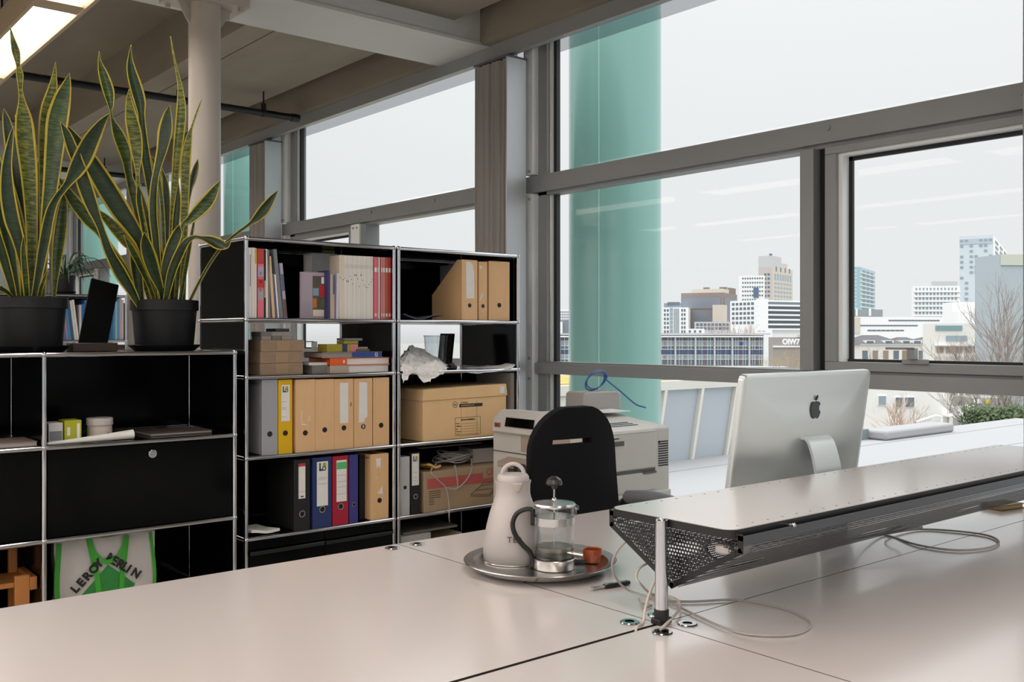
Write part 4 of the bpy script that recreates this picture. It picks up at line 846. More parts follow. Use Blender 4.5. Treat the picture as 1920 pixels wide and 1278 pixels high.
for i, s_ in enumerate(('Naam', 'Afdeling', 'Jaar', 'Nummer', 'Datum')):
    z = fz1-.033-.0135*i; text(s_, 'form_text', .0085, bk, t, (fx0+.006, -.001, z), FACE); MB().box(fx0+.04, fx1-.008, yf, .001, z, z+.0008).build('form_rule', bk, t)
for f_ in (.44, .63): MB().box(w*f_, w*f_+.0015, yf*.6, .001, .01, h-.07).build('crease', cm('crease_brown', (150, 114, 76)), t)
MB().box(w-.05, w-.018, -.0072, -.004, h-.04, h-.006).build('sticker', paper, t)
t = thing('backing_board', 'pale upright board between the archive box and the end panel', 'board', (xat(961, TY+.03), TY+.03, Z3)); MB().box(-.012, .02, 0, .3, 0, .325).build('board', cm('pale_board', (170, 164, 158)), t)
# fourth row of the right unit
b = boxfile('pale grey box file beside the narrow black binder', 751, 768, 856, 0, YB, cm('pale_grey_board', (184, 184, 184)), Z4, .48)
b = boxfile('narrow black binder with a white label', 770, 787.5, 848, 0, YB, blackf, Z4, .29, steel, (.47, .98, -.75, .75)); logo(b, .0, b['_s'][1]*.9, .026); lines(b, (.55, .6, .68), -.5, .3)
x0 = xat(795, YB); x1 = 3.285; w = x1-x0; t = thing('toner_carton', 'cardboard carton with a faded red band and line drawing', 'box', (x0, YB, Z4)); h = .2
MB().box(0, w, 0, .33, 0, h).build('body', mat('grey_cardboard', (170, 146, 118), .8, var=.05, scale=8), t, bevel=.002)
rb = cm('faded_red_print', (186, 92, 88)); MB().prism([(.02, .115), (w*.7, .115), (w*.99, .115), (w*.99, .165), (.02, .165)], -.001, .0005, 'y').build('red_band', rb, t)
MB().box(w*.64, w*.93, -.0016, .0005, .135, .198).build('band_gap', mat('grey_cardboard', (170, 146, 118)), t); text('OKI', 'red_lettering', .05, rb, t, (w*.68, -.002, .15), FACE, bold=.001)
for i in range(7): MB().box(.03, .03+(.07 if i < 4 else .03), -.0008, .0005, .1-.0105*i, .1035-.0105*i).build('print_line', bk, t)
for a, c in (((.5, .06), (.62, .10)), ((.62, .10), (.83, .105)), ((.83, .105), (.72, .05)), ((.72, .05), (.5, .06)), ((.5, .052), (.72, .042)), ((.72, .042), (.83, .097)), ((.56, .08), (.77, .078)), ((.62, .103), (.64, .112)), ((.64, .112), (.83, .115))):
    MB().tube([(a[0]*w, -.0006, a[1]), (c[0]*w, -.0006, c[1])], .0013, 4).build('drawing_line', bk, t)
text('OKI', 'small_lettering', .018, bk, t, (w*.84, -.0008, .05), FACE)
zt = Z4+h+.002
def coil(name, label, c, R, n, r, m, seed, flat_=.25, tails=(), group=None):
    rnd = random.Random(seed); pts = []
    for i in range(n*24+1):
        a = i/24*2*PI; k = i/(n*24); rr = R*(1+.12*math.sin(a*.37+seed)+.06*rnd.uniform(-1, 1)*0)
        pts.append((c[0]+rr*1.25*math.cos(a)+.012*math.sin(a*.23), c[1]+rr*.8*math.sin(a), c[2]+flat_*R*(.25+.75*abs(math.sin(a*.31+1)))*(.3+k*.9)+.01*math.sin(a*1.7)))
    t = thing(name, label, 'cable', (c[0], c[1], c[2]), group=group); lo = Vector(c)
    MB().tube([Vector(p)-lo for p in pts], r, 6).build('coil', m, t)
    for tl in tails: MB().tube([Vector(p)-lo for p in smoothpath(tl, 8)], r, 6).build('loose_end', m, t)
    return t
A2 = lambda px, py, Y: at(px, py, Y=Y)
coil('cable_coil', 'tangled coil of grey cable heaped on the toner carton', (xat(850, 4.08), 4.08, zt+.02), .078, 9, .0035, cable_grey, 3, .5, (
    [A2(818, 868, 4.0), A2(808, 884, 3.94), A2(824, 902, 3.935), A2(836, 915, 3.935), A2(842, 945, 3.935), A2(842, 968, 3.925), A2(843, 978, 3.97)],
    [A2(852, 888, 3.96), A2(853, 872, 3.94), A2(858, 904, 3.935), A2(857, 920, 3.935)],
    [A2(836, 914, 3.934), A2(856, 916, 3.932), A2(874, 900, 3.93), A2(884, 880, 3.95), A2(884, 860, 4.02)]))
t, z = flat('flat_board', 'grey flat board lying under the shelf above the cable coil', 'board', 788, 905, .004, Z4+.315, TY+.03, .3, cm('flat_board_grey', (112, 110, 108)))
t.rotation_euler = (0, -.0, 0)
for i, (x, y) in enumerate(((.02, .04), (-.1, .28), (.1, .28))): pass
t, z = flat('white_box', 'white box on the toner carton behind the printer', 'box', 889, 938, .075, zt, TY+.1, .16, white_plastic, -.15)
sheet('paper_pile', 'white and yellow envelopes wedged on the toner carton', 'paper', xat(794, 4.0), xat(818, 4.0), 3.96, 4.16, zt, .01, cm('envelope_yellow', (216, 178, 96)), 0, .03, seed=7)
# lowest row of the right unit
Z5 = .104+.0068
zz = Z5+.16
flat('paper_stack', 'thick stack of paper on the low shelf of the archive-box unit', 'paper', 752, 808, .245, Z5, TY+.03, .3, paper_grey)
flat('file_tray', 'thin grey tray on the paper stack under the cables', 'tray', 756, 858, .012, Z5+.2458, TY+.05, .28, cm('tray_grey', (118, 114, 112)))
sheet('paper_pile', 'yellowish folded papers at the back of the low shelf', 'paper', xat(815, 4.0), xat(866, 4.0), 4.0, 4.3, Z5+.0, .2, cm('yellowish_paper', (190, 180, 150)), 0, .02, seed=2)
# --- sideboard contents
Zr = .913+.0068
t, z = flat('carton', 'small white carton on the sideboard shelf beside the yellow-green one', 'box', 91, 118, .082, Zr, LY+.05, .08, cm('white_card', (206, 206, 204)), 0)
MB().box(-.022, .022, -.001, .001, .015, .05).build('print_panel', greyc, t)
t, z = flat('carton', 'yellow-green carton beside the white jar', 'box', 121, 153, .088, Zr, LY+.055, .09, cm('lime_card', (176, 178, 40)), 0); w_ = t['_s'][0]/2
MB().box(-w_*.7, -w_*.35, -.001, .001, .03, .062).build('print_panel', paper, t); MB().box(w_*.45, w_*.8, -.001, .001, .012, .075).build('print_panel', paper, t)
xc = xat(187, LY+.12); t = thing('jar', 'white plastic jar with a printed label and screw lid', 'jar', (xc, LY+.12, Zr)); MB().lathe([(.001, 0), (.045, 0), (.046, .06), (.001, .06)]).build('body', white_plastic, t, bevel=.003); MB().lathe([(.001, .06), (.05, .06), (.05, .085), (.047, .088), (.001, .088)]).build('lid', white_plastic, t)
MB().lathe([(.0463, .012), (.0467, .012), (.0467, .05), (.0463, .05)], n=32).build('label', cm('jar_label', (206, 192, 180)), t); MB().cyl((.02, -.036, .02), (.021, -.0475, .02), .012, 3).build('label_mark', blackc, t)
t = thing('paper_roll', 'rolled sheet of paper tapering along the shelf edge', 'paper', (xat(88, LY+.03), LY+.03, Zr)); MB().cyl((0, 0, .006), (.32, -.0, .022), .005, 16, r1=.019).build('roll', paper, t)
t = thing('magazine', 'dark magazine lying flat at the back of the sideboard shelf', 'magazine', (xat(325, LY+.2), LY+.1, Zr)); MB().box(-.13, .13, 0, .2, 0, .004).box(-.13, .13, 0, .2, .009, .012).build('cover', cm('dim_cover', (96, 84, 78)), t); MB().box(-.128, .128, .002, .198, .004, .009).build('pages', paper_grey, t)
t = thing('magazine', 'pale magazine at the far side of the sideboard beside the chrome post', 'magazine', (xat(24, LY+.06), LY+.04, Zr)); MB().box(-.11, .08, 0, .2, 0, .003).box(-.11, .08, 0, .2, .015, .018).build('cover', cm('dim_pink_cover', (150, 128, 120)), t); MB().box(-.11, .078, .002, .198, .003, .015).build('pages', paper_grey, t)
# shopping bag
Yg = LY+.10; Zb = .213+.0068
green = cm('bag_green', (58, 160, 44), rough=.4); bagw = mat('woven_white_plastic', (196, 192, 188), .35, var=.05, scale=14, bump=.25, bscale=9)
bl, br_ = xat(106, Yg), xat(290, Yg); bw = br_-bl; t = thing('shopping_bag', 'white woven shopping bag with green handles and a green triangle', 'bag', (bl, Yg, Zb)); bh = .318
rnd = random.Random(2); N, M_ = 26, 20; vs = []
for s_ in (0, 1):
    for j in range(M_+1):
        for i in range(N+1):
            u = i/N; v = j/M_; bul = .035*math.sin(PI*u)*(1-v*.7); y = -bul+rnd.uniform(-1, 1)*.0022 if s_ == 0 else .12+bul*.3-.09*v
            vs.append((u*bw+.010*math.sin(v*5)*(1-u), y*(1-.0*v), v*bh+(.006*math.sin(u*9) if j == M_ else 0)))
q = (N+1)*(M_+1); fs = []
for j in range(M_):
    for i in range(N): a = j*(N+1)+i; fs += [(a, a+1, a+N+2, a+N+1), (q+a, q+a+N+1, q+a+N+2, q+a+1)]
    for a in (j*(N+1), j*(N+1)+N): fs.append((a, a+N+1, q+a+N+1, q+a))
MB().add(vs, fs).build('sack', bagw, t, angle=60)
fy = lambda x, z: -.036*math.sin(PI*max(0, min(1, x/bw)))*(1-.7*min(1, z/bh))-.004
def strip(pts, w, name, m, dy=0):
    vs = []; P = [Vector((x, 0, z)) for x, z in pts]
    for i, p in enumerate(P):
        d = (P[min(i+1, len(P)-1)]-P[max(i-1, 0)]).normalized(); nrm = Vector((-d.z, 0, d.x))*w/2
        for s_ in (-1, 1): c = p+nrm*s_; vs.append((c.x, fy(c.x, c.z)-dy, c.z))
    return MB().add(vs, [(2*i, 2*i+1, 2*i+3, 2*i+2) for i in range(len(P)-1)]).build(name, m, t)
strip(smoothpath([(.006, 0), (.0, .15), (.008, .31)], 6), .02, 'edge_binding', green); strip(smoothpath([(bw-.006, 0), (bw-.002, .15), (bw-.02, .31)], 6), .014, 'edge_binding', green)
P2 = lambda px, py: (at(px, py, Y=Yg-.03).x-bl, at(px, py, Y=Yg-.03).z-Zb)
tri = [P2(158, 1112), P2(203, 1060), P2(250, 1094), P2(236, 1104), P2(200, 1112)]
vs = []; 
def patch(poly, name, m, dy, n=10):
    b = bmesh.new(); f = b.faces.new([b.verts.new((x, 0, z)) for x, z in poly]); bmesh.ops.triangulate(b, faces=[f]); bmesh.ops.subdivide_edges(b, edges=b.edges, cuts=4, use_grid_fill=True)
    for v in b.verts: v.co.y = fy(v.co.x, v.co.z)-dy
    me = bpy.data.meshes.new(name); b.to_mesh(me); b.free(); me.materials.append(m); return put(me, name, t)
patch([P2(150, 1120), P2(203, 1058), P2(254, 1094), P2(240, 1104), P2(236, 1125), P2(150, 1135)], 'green_triangle', cm('bag_leaf_green', (40, 126, 52), rough=.4, var=.12, scale=20), .0016)
strip([P2(168, 1010), P2(174, 1040), P2(182, 1080), P2(186, 1125)], .02, 'handle', green, .004); strip([P2(240, 1004), P2(236, 1035), P2(230, 1070), P2(226, 1120)], .02, 'handle', green, .004)
strip(smoothpath([P2(168, 1008), P2(178, 1036), P2(196, 1052), P2(214, 1048), P2(230, 1030), P2(239, 1004)], 5), .016, 'handle', green, .007)
for s_, px, py, a, pt_ in (('LEROY', 143, 1113, 45, .030), ('MERLIN', 197, 1049, -37, .0245)):
    x, z = P2(px, py); ca = math.radians(a)
    for i, ch in enumerate(s_):
        qx = x+math.cos(ca)*pt_*i; qz = z+math.sin(ca)*pt_*i; text(ch, 'bag_lettering', .046, black_ink, t, (qx, fy(qx, qz)-.006, qz), (PI/2, -ca, 0), bold=.0022)
# wooden stool in the next compartment
stw = mat('orange_pine', (186, 122, 62), .5, var=.1, scale=8, stretch=(1, 1, .2))
xs0 = xat(28, LY+.06); t = thing('stool', 'small orange pine step stool in the open lower compartment', 'stool', (xs0, LY+.06, Zb))
for x in (0, -.26): MB().box(x, x+.052, 0, .022, 0, .215).build('leg', stw, t, bevel=.003); MB().box(x+.02, x+.052, .19, .212, 0, .29).build('leg', stw, t, bevel=.003)
MB().box(-.24, .05, .015, .20, .17, .19).build('step', stw, t, bevel=.003); MB().box(-.26, .08, .17, .212, .285, .30).build('top_step', stw, t, bevel=.003); MB().box(.052, .078, 0, .2, .155, .205).build('side_rail', stw, t, bevel=.003); MB().box(.052, .078, 0, .2, .02, .06).build('side_rail', stw, t, bevel=.003)
# --- distant shelf contents
Zf = 1.29+.0068
cl = [(44, 100, 160), (60, 110, 170), (170, 120, 130), (70, 130, 170), (50, 84, 120), (200, 200, 196), (214, 210, 204), (190, 190, 190)]
px = 116; rnd = random.Random(4)
for i in range(11):
    w_ = rnd.uniform(3.4, 5.2); c = cl[i % 8]
    book('book', '%s book of the distant row beside the first plant pot, counted from that pot' % ORD[i], px, px+w_, rnd.uniform(560, 572), Zf, cm('far_book_%d' % (i % 8), c), 'book', FY+.01, .18, -.12 if i < 7 else 0, 'books in the distant shelf, left run'.replace('left', 'first')); px += w_+.5
px = 212
for i, c in enumerate(((70, 130, 170), (150, 180, 190), (90, 150, 190), (196, 170, 172), (210, 200, 196), (60, 60, 40), (70, 64, 44))):
    book('book', '%s upright book in the distant shelf, counted from the dark slab outwards' % ORD[i], px, px+3.7, (568, 565, 560, 557, 562, 568, 571)[i], Zf, cm('far_book_b%d' % i, c), 'book', FY+.01, .18, 0, 'books beside the dark screen'); px += 4
t = thing('wooden_box', 'dark brown wooden box on the lower board of the distant shelf', 'box', (xat(225, FY+.02), FY+.02, .9468)); MB().box(-.06, .055, 0, .2, 0, .30).build('body', cm('dark_brown_wood', (74, 50, 38)), t, bevel=.004); MB().box(-.065, .06, -.004, .2, .30, .312).build('lid', cm('dark_brown_wood', (74, 50, 38)), t)
# ------------------------------------------------------------------ desks
DZ = .74
def desk(label, x0, y0):
    t = thing('desk', label, 'desk', (x0, y0, 0)); W, D_ = 1.992, .992
    mb = MB().box(0, W, 0, D_, DZ-.02, DZ); mb.m = [0, 0, 1, 1, 1, 1]; mb.build('desktop', [laminate, desk_edge], t)
    for x in (.035, W-.035):
        for y in (.035, D_-.035):
            MB().cyl((x, y, 0), (x, y, DZ-.02), .0175, 18).cyl((x, y, 0), (x, y, .015), .026, 18).build('leg', chrome, t)
    for x in (.04, W-.04):
        for y in (.04, D_-.04):
            c = MB().lathe([(.0105, 0), (.019, 0), (.021, .0015), (.019, .003), (.0105, .003)], n=24).cyl((0, 0, 0), (0, 0, .0012), .0105, 20, 1).build('corner_cap', [chrome, black_panel], t, (x, y, DZ))
    MB().box(.05, W-.05, .03, .045, DZ-.06, DZ-.03).box(.05, W-.05, D_-.045, D_-.03, DZ-.06, DZ-.03).build('apron', chrome, t)
    return t
desk('pale laminate desk running along the black sideboard with nothing on it', -.474, 1.360)
desk('pale laminate desk carrying the computer and the steel tea tray', 1.521, 1.358)
desk('empty pale laminate desk closest to the viewer, before the wide dark joint', -.474, .358)
desk('pale laminate desk under the big grey cable loop by the chrome post', 1.521, .363)
# ------------------------------------------------------------------ perforated cable basket with shelf
dark_metal = mat('anthracite_sheet', (78, 80, 84), .42, .3)
X0, X1, YC = 1.555, 3.47, 1.352
bs = thing('desk_shelf', 'long white shelf on a black perforated cable basket above the desk joint', 'shelf', (X0, YC, DZ)); L = X1-X0
zt_, zl, zb_, hw = .212, .172, .067, .182
def rrect(x0, x1, y0, y1, r, n=6):
    out = []
    for cx, cy, a0 in ((x1-r, y1-r, 0), (x0+r, y1-r, 90), (x0+r, y0+r, 180), (x1-r, y0+r, 270)):
        for i in range(n+1): a = math.radians(a0+90*i/n); out.append((cx+r*math.cos(a), cy+r*math.sin(a)))
    return out
MB().prism(rrect(-.02, L-.01, -.168, .168, .03), zt_-.012, zt_+.004, 'z').build('edge_band', matt_black, bs)
MB().prism(rrect(-.018, L-.012, -.166, .166, .028), zt_+.004, zt_+.0055, 'z').build('shelf_top', laminate, bs)
m = MB()
for i in range(37):
    for y in (-.145, .145): m.cyl((.03+i*.051, y, zt_+.0052), (.03+i*.051, y, zt_+.0060), .0028, 8)
o = m.build('pin_holes', greyc, bs); o['kind'] = 'stuff'
P, Q = [], []
def addp(p, q):
    global P, Q
    k = sum(len(a) for a in P); P.append(p); Q.append(q+k)
sl = math.hypot(hw, zl-zb_); pit = .0062
for s_ in (-1, 1):
    addp(*perf((.02, s_*hw, zl), (1, 0, 0), (0, 0, 1), L-.04, .014, pit, .6))
    addp(*perf((.02, 0, zb_), (1, 0, 0), (0, s_*hw/sl, (zl-zb_)/sl), L-.04, sl, pit, .62, lambda u, v: np.all([((u-c)/.055)**2+((v-.10)/.02)**2 > 1 for c in (.12, .62, 1.12, 1.62)], axis=0)))
o = put(np_mesh('perforated_sheet', np.concatenate(P), np.concatenate(Q), dark_metal), 'perforated_sheet', bs)
m = MB()
for s_ in (-1, 1): m.box(0, L, s_*hw-.001, s_*hw+.001, zl+.0145, zt_-.006)
m.build('lip', dark_metal, bs)
poly = [(-hw, zt_-.006), (-hw, zl), (0, zb_), (hw, zl), (hw, zt_-.006)]
ins = lambda u, v: (v+zb_ > zb_+abs(u-hw)/hw*(zl-zb_)+.013) & (u > .012) & (u < 2*hw-.012) & (((u-.06)/.03)**2+((v-.100)/.015)**2 > 1)
p_, q_ = perf((.0, -hw, zb_), (0, 1, 0), (0, 0, 1), 2*hw, zt_-.014-zb_, .0078, .66, ins)
put(np_mesh('end_plate', p_, q_, matt_black), 'end_plate', bs)
m = MB()
for (a, b_), (c, d_) in zip(poly, poly[1:]):
    n_ = Vector((0, -(d_-b_), c-a)).normalized()*-.0
    dx, dz = c-a, d_-b_; l_ = math.hypot(dx, dz); nx, nz = -dz/l_*.012, dx/l_*.012
    m.add([(-.001, a, b_), (-.001, c, d_), (-.001, c+nx, d_+nz), (-.001, a+nx, b_+nz), (.001, a, b_), (.001, c, d_), (.001, c+nx, d_+nz), (.001, a+nx, b_+nz)], [(0, 1, 2, 3), (7, 6, 5, 4), (0, 4, 5, 1), (1, 5, 6, 2), (2, 6, 7, 3), (3, 7, 4, 0)])
m.box(-.001, .001, -hw, hw, zt_-.016, zt_-.003); m.build('end_frame', matt_black, bs)
MB().lathe([(.033, 0), (.038, 0), (.038, .002), (.033, .002)], n=28).build('grommet', matt_black, bs, (-.002, -hw+.055, zb_+.102), (0, PI/2, 0), ).scale = (.55, 1, 1)
m = MB(); m.box(.01, .07, -hw+.025, -hw+.08, zb_+.09, zb_+.112); m.build('power_adapter', white_plastic, bs, bevel=.006)
for xq in (.165, 1.55):
    MB().cyl((xq, -hw-.002, zt_-.004), (xq, -.15, zt_-.006), .003, 8).build('pin', chrome, bs); MB().ball((xq, -hw-.003, zt_-.004), .005, 10).build('pin_head', chrome, bs)
for xq in (-.03, L+.02):
    MB().lathe([(.0105, .0), (.0135, .0), (.0135, .212), (.0115, .214), (.0105, .21)], n=28).cyl((0, 0, .0), (0, 0, .205), .0104, 20).build('post', chrome, bs, (xq, .002, .003))
    MB().cyl((0, 0, 0), (0, 0, .03), .0155, 20).box(-.02, .02, -.012, .012, 0, .012).build('collar', matt_black, bs, (xq, .002, .0005), bevel=.002)
# ------------------------------------------------------------------ cables on the desk
def cable(label, pts, r=.0028, m=None, name='cable'):
    P_ = [Vector(p) for p in smoothpath(pts, 8)]; o3_ = P_[0].copy(); o = MB().tube([p-o3_ for p in P_], r, 8).build(name, m or cable_grey, None, o3_); return tag(o, label, 'cable')
d_ = lambda px, py, z=.744: at(px, py, Z=z); yv = lambda px, py, Y: at(px, py, Y=Y)
cable('long grey cable hanging from the basket and lying in a wide loop on the desk', [yv(1262, 1004, 1.40), yv(1230, 996, 1.44), yv(1195, 1003, 1.47), yv(1166, 1022, 1.50), yv(1149, 1050, 1.52), yv(1152, 1078, 1.535), d_(1175, 1104, .756), d_(1215, 1118), d_(1262, 1133), d_(1313, 1157), d_(1351, 1174), d_(1396, 1187), d_(1452, 1191), d_(1496, 1187), d_(1518, 1175), d_(1515, 1162), d_(1480, 1144), d_(1430, 1131), d_(1375, 1124), d_(1310, 1127), d_(1268, 1127), d_(1225, 1125)], .0027)
beige = mat('beige_cable_sheath', (206, 194, 184), .45)
cable('beige cable curling behind the chrome post', [yv(1222, 1052, 1.47), yv(1200, 1064, 1.47), yv(1193, 1082, 1.47), yv(1204, 1098, 1.46), d_(1222, 1113), d_(1258, 1118), d_(1276, 1132, .75), d_(1268, 1150, .75), d_(1250, 1168, .746), at(1238, 1180, Z=.743)], .0028, beige)
cable('short beige cable running down into the dark desk joint', [yv(1229, 1085, 1.39), yv(1217, 1115, 1.39), yv(1209, 1145, 1.383), d_(1206, 1166), Vector((1.452, 1.357, .742)), Vector((1.45, 1.3562, .70))], .0028, beige)
cable('frayed grey cable end lying left of the chrome post', [d_(1198, 1122), d_(1206, 1138), d_(1222, 1134), d_(1204, 1130)], .002)
cable('grey cable in a flat loop under the far half of the perforated basket', [Vector((2.62, 1.36, .80)), d_(1600, 1010, .78), d_(1655, 1002), d_(1720, 1021), d_(1790, 1031), d_(1850, 1027), d_(1873, 1016), d_(1850, 1003), d_(1790, 995), d_(1720, 992), d_(1660, 1000, .752), d_(1690, 985, .78)], .003)
# ------------------------------------------------------------------ pocket tool, wallet
p = d_(1145, 1100, .741); t = thing('pocket_tool', 'small black and chrome folding tool lying by the desk joint', 'tool', p, math.radians(-8))
MB().box(-.02, .055, -.008, .008, 0, .009).build('handle', matt_black, t, bevel=.003); MB().box(-.055, -.018, -.005, .005, .002, .007).build('blade', steel, t, bevel=.001); MB().cyl((-.012, 0, .009), (-.012, 0, .0105), .005, 14).build('rivet', chrome, t); MB().box(.005, .04, -.004, .004, .009, .0102).build('inlay', steel, t)
p = at(1880, 951, Z=.741); t = thing('wallet', 'brown leather folder half hidden behind the end of the basket', 'wallet', p, -.2); lth = cm('brown_leather', (150, 122, 72), rough=.5)
MB().box(-.06, .06, -.04, .04, 0, .003).box(-.06, .06, -.04, .04, .014, .017).box(-.063, -.06, -.04, .04, 0, .017).build('cover', lth, t, bevel=.001); MB().box(-.058, .055, -.037, .037, .003, .014).build('pages', cm('kraft_pages', (186, 160, 110)), t)
# ------------------------------------------------------------------ tea tray
tray_c = at(1013, 1049, Z=.762); tc_ = Vector((tray_c.x, tray_c.y, DZ+.0005))
t = thing('tray', 'round steel tray carrying the carafe and the coffee press', 'tray', tc_)
MB().lathe([(.001, .0), (.150, .0), (.168, .010), (.174, .022), (.196, .026), (.197, .0245), (.176, .0205), (.170, .0085), (.152, -.0), (.001, -.0)][:6]+[(.197, .0245), (.1755, .0205), (.1695, .0085), (.151, .0015-.001), (.001, .0005)], n=72).build('dish', steel, t)
TZ0 = DZ+.0022
def on_tray(px, py): return at(px, py, Z=TZ0)
p = on_tray(962, 1049); t = thing('carafe', 'white insulated carafe with a looped lid and brown lettering', 'carafe', p)
prof = [(.001, 0), (.076, 0), (.080, .006), (.0795, .03), (.076, .06), (.0705, .09), (.0625, .12), (.054, .145), (.0475, .162), (.0455, .172), (.0458, .19), (.048, .203), (.0455, .203), (.043, .19), (.04, .18), (.001, .178)]
cz = 1.04; MB().lathe([(r, z*cz) for r, z in prof], n=56).build('body', white_plastic, t)
MB().lathe([(.001, .19*cz), (.041, .19*cz), (.0425, .2*cz), (.0425, .212*cz), (.038, .219*cz), (.001, .221*cz)], n=40).build('lid', white_plastic, t)
MB().tube([Vector((math.cos(a)*.029*.77, -math.sin(math.radians(40))*math.cos(a)*.029, .216*cz+.030*math.sin(a))) for a in [PI*i/16 for i in range(17)]], [.0055]*17, 10).build('lid_loop', white_plastic, t)
spd = (Vector((0, 0, EYE))-p); spa = math.atan2(spd.y, spd.x)
sp = MB().prism([(-.014, .203*cz), (.014, .203*cz), (.005, .18*cz), (-.005, .18*cz)], -.008, .006, 'y').build('spout', white_plastic, t, (math.cos(spa+.25)*.046, math.sin(spa+.25)*.046, 0), (0, 0, spa+.25-PI/2), bevel=.003)
tea = cm('tea_stain', (204, 176, 140)); MB().prism([(-.005, .200*cz), (.005, .200*cz), (.001, .184*cz)], .0055, .0066, 'y').build('tea_stain', tea, t, (math.cos(spa+.25)*.046, math.sin(spa+.25)*.046, 0), (0, 0, spa+.25-PI/2))
for i, ch in enumerate('TEA'):
    a = spa-.12+i*.18; rr = .0782; text(ch, 'lettering', .021, cm('brown_lettering', (96, 74, 54)), t, (math.cos(a)*rr, math.sin(a)*rr, .062), (math.radians(82), 0, a+PI/2), align='CENTER', bold=.0003)
MB().lathe([(.0768, 0), (.0795, .0), (.0795, .003), (.0768, .003)], n=48).build('base_ring', steel, t)
p = on_tray(1039, 1063); t = thing('coffee_press', 'glass coffee press with steel bands and black handle', 'coffee press', p)
R = .0505
MB().lathe([(.001, .012), (R-.002, .012), (R, .016), (R, .150), (R+.001, .158), (R-.001, .158), (R-.0022, .150), (R-.0022, .018), (.001, .014)], n=56).build('glass', clear_glass, t)
MB().lathe([(R+.0004, .0), (R+.003, .0), (R+.003, .024), (R+.0012, .026), (R+.0004, .024)], n=56).lathe([(.001, 0), (R, 0), (R, .004), (.001, .004)], n=40).build('base_band', steel, t)
MB().lathe([(R+.0006, .112), (R+.0022, .112), (R+.0022, .132), (R+.0006, .132)], n=56).build('upper_band', steel, t)
MB().lathe([(.001, .158), (.053, .158), (.055, .162), (.053, .166), (.02, .171), (.001, .172)], n=48).build('lid', steel, t)
MB().cyl((0, 0, .05), (0, 0, .212), .0024, 12).build('plunger_rod', chrome, t); MB().lathe([(.001, .172), (.007, .172), (.005, .178), (.003, .18)], n=16).build('rod_collar', chrome, t)
MB().lathe([(.001, .2), (.006, .202), (.008, .21), (.02, .212), (.0215, .216), (.018, .226), (.008, .233), (.001, .234)], n=28).build('knob', cm('dark_knob', (44, 40, 38), rough=.25), t)
m = MB().lathe([(.001, .046), (.048, .046), (.0485, .05), (.0485, .054), (.047, .056), (.001, .056)], n=40).build('mesh_disc', mat('mesh_steel', (140, 134, 128), .4, .9), t)
MB().lathe([(.001, .0165), (.0475, .0165), (.0475, .03), (.001, .03)], n=40).build('coffee', mat('coffee_dregs', (38, 34, 32), .3), t)
hp = math.atan2(-.638*-1, -.770)  # towards the carafe side
hp = math.atan2(CS, -SN)
hd = Vector((math.cos(hp), math.sin(hp), 0)); hpts = [hd*(R+.004)+Vector((0, 0, .148)), hd*(R+.022)+Vector((0, 0, .149)), hd*(R+.045)+Vector((0, 0, .138)), hd*(R+.056)+Vector((0, 0, .112)), hd*(R+.05)+Vector((0, 0, .085)), hd*(R+.03)+Vector((0, 0, .058)), hd*(R+.012)+Vector((0, 0, .04)), hd*(R+.006)+Vector((0, 0, .022)), hd*(R+.006)+Vector((0, 0, .003))]
MB().tube([Vector(q) for q in smoothpath(hpts, 8)], .0062, 12).build('handle', matt_black, t); c_ = hd*(R+.004); MB().cyl((c_.x, c_.y, .108), (c_.x, c_.y, .15), .006, 12).build('handle_clamp', matt_black, t)
sd = -hd; MB().prism([(-.02, .135), (.02, .135), (.022, .158), (-.022, .158)], -.002, .004, 'y').build('pouring_lip', clear_glass, t, sd*(R+.002), (0, 0, hp+PI/2)); MB().tube([sd*(R)+Vector((0, 0, .157)), sd*(R+.011)+Vector((0, 0, .152)), sd*(R+.012)+Vector((0, 0, .149))], [.008, .005, .003], 8).build('pouring_lip', clear_glass, t)
p = on_tray(1111, 1053); t = thing('ramekin', 'small glazed terracotta ramekin on the steel tray', 'bowl', p); MB().lathe([(.001, 0), (.023, 0), (.0255, .003), (.0255, .033), (.0245, .035), (.0225, .033), (.0222, .006), (.001, .005)], n=40).build('bowl', mat('terracotta_glaze', (168, 78, 40), .25, var=.06, scale=30), t)
p = on_tray(1090, 1055); t = thing('lighter', 'black lighter with a steel head lying against the ramekin', 'lighter', p, 2.4); MB().box(-.018, .018, -.006, .006, 0, .009).build('body', matt_black, t, bevel=.002); MB().box(.018, .034, -.006, .006, 0, .008).build('head', steel, t, bevel=.001)
# ------------------------------------------------------------------ computer
alu = mat('satin_aluminium', (224, 229, 228), .36, .7)
t = thing('computer', 'silver all-in-one computer seen from behind with a black fruit emblem', 'computer', (2.49, 1.665, DZ))
pan = bpy.data.objects.new('panel', None)
W_, H_, TH = .65, .462, .016
def rings(spec, poly):
    vs = []; fs = []; n = len(poly)
    for s_, y in spec: vs += [(x*s_, y-.028*max(0, 1-abs(2*x*s_/W_)**4)*max(0, 1-abs(2*z*s_/H_)**4)*(1 if y < -TH else 0), z*s_) for x, z in poly]
    for k in range(len(spec)-1):
        for i in range(n): fs.append((k*n+i, k*n+(i+1) % n, (k+1)*n+(i+1) % n, (k+1)*n+i))
    fs += [tuple(range(n)), tuple(range((len(spec)-1)*n, len(spec)*n))]; return vs, fs
rp_ = rrect(-W_/2, W_/2, -H_/2, H_/2, .018, 6)
bulge = lambda s_: -TH-.0015
spec = [(1, 0), (1, -TH*.7), (.997, -TH*.9), (.99, -TH-.001)]+[(s_, bulge(s_)) for s_ in (.95, .88, .8, .7, .6, .48, .36, .24, .12, .02)]
tilt = math.radians(8.5); pz = 1.232-DZ-H_/2*math.cos(tilt)
body = MB().add(*rings(spec, rp_)).build('body', alu, t, (0, .012, pz), (tilt, 0, 0), angle=50)
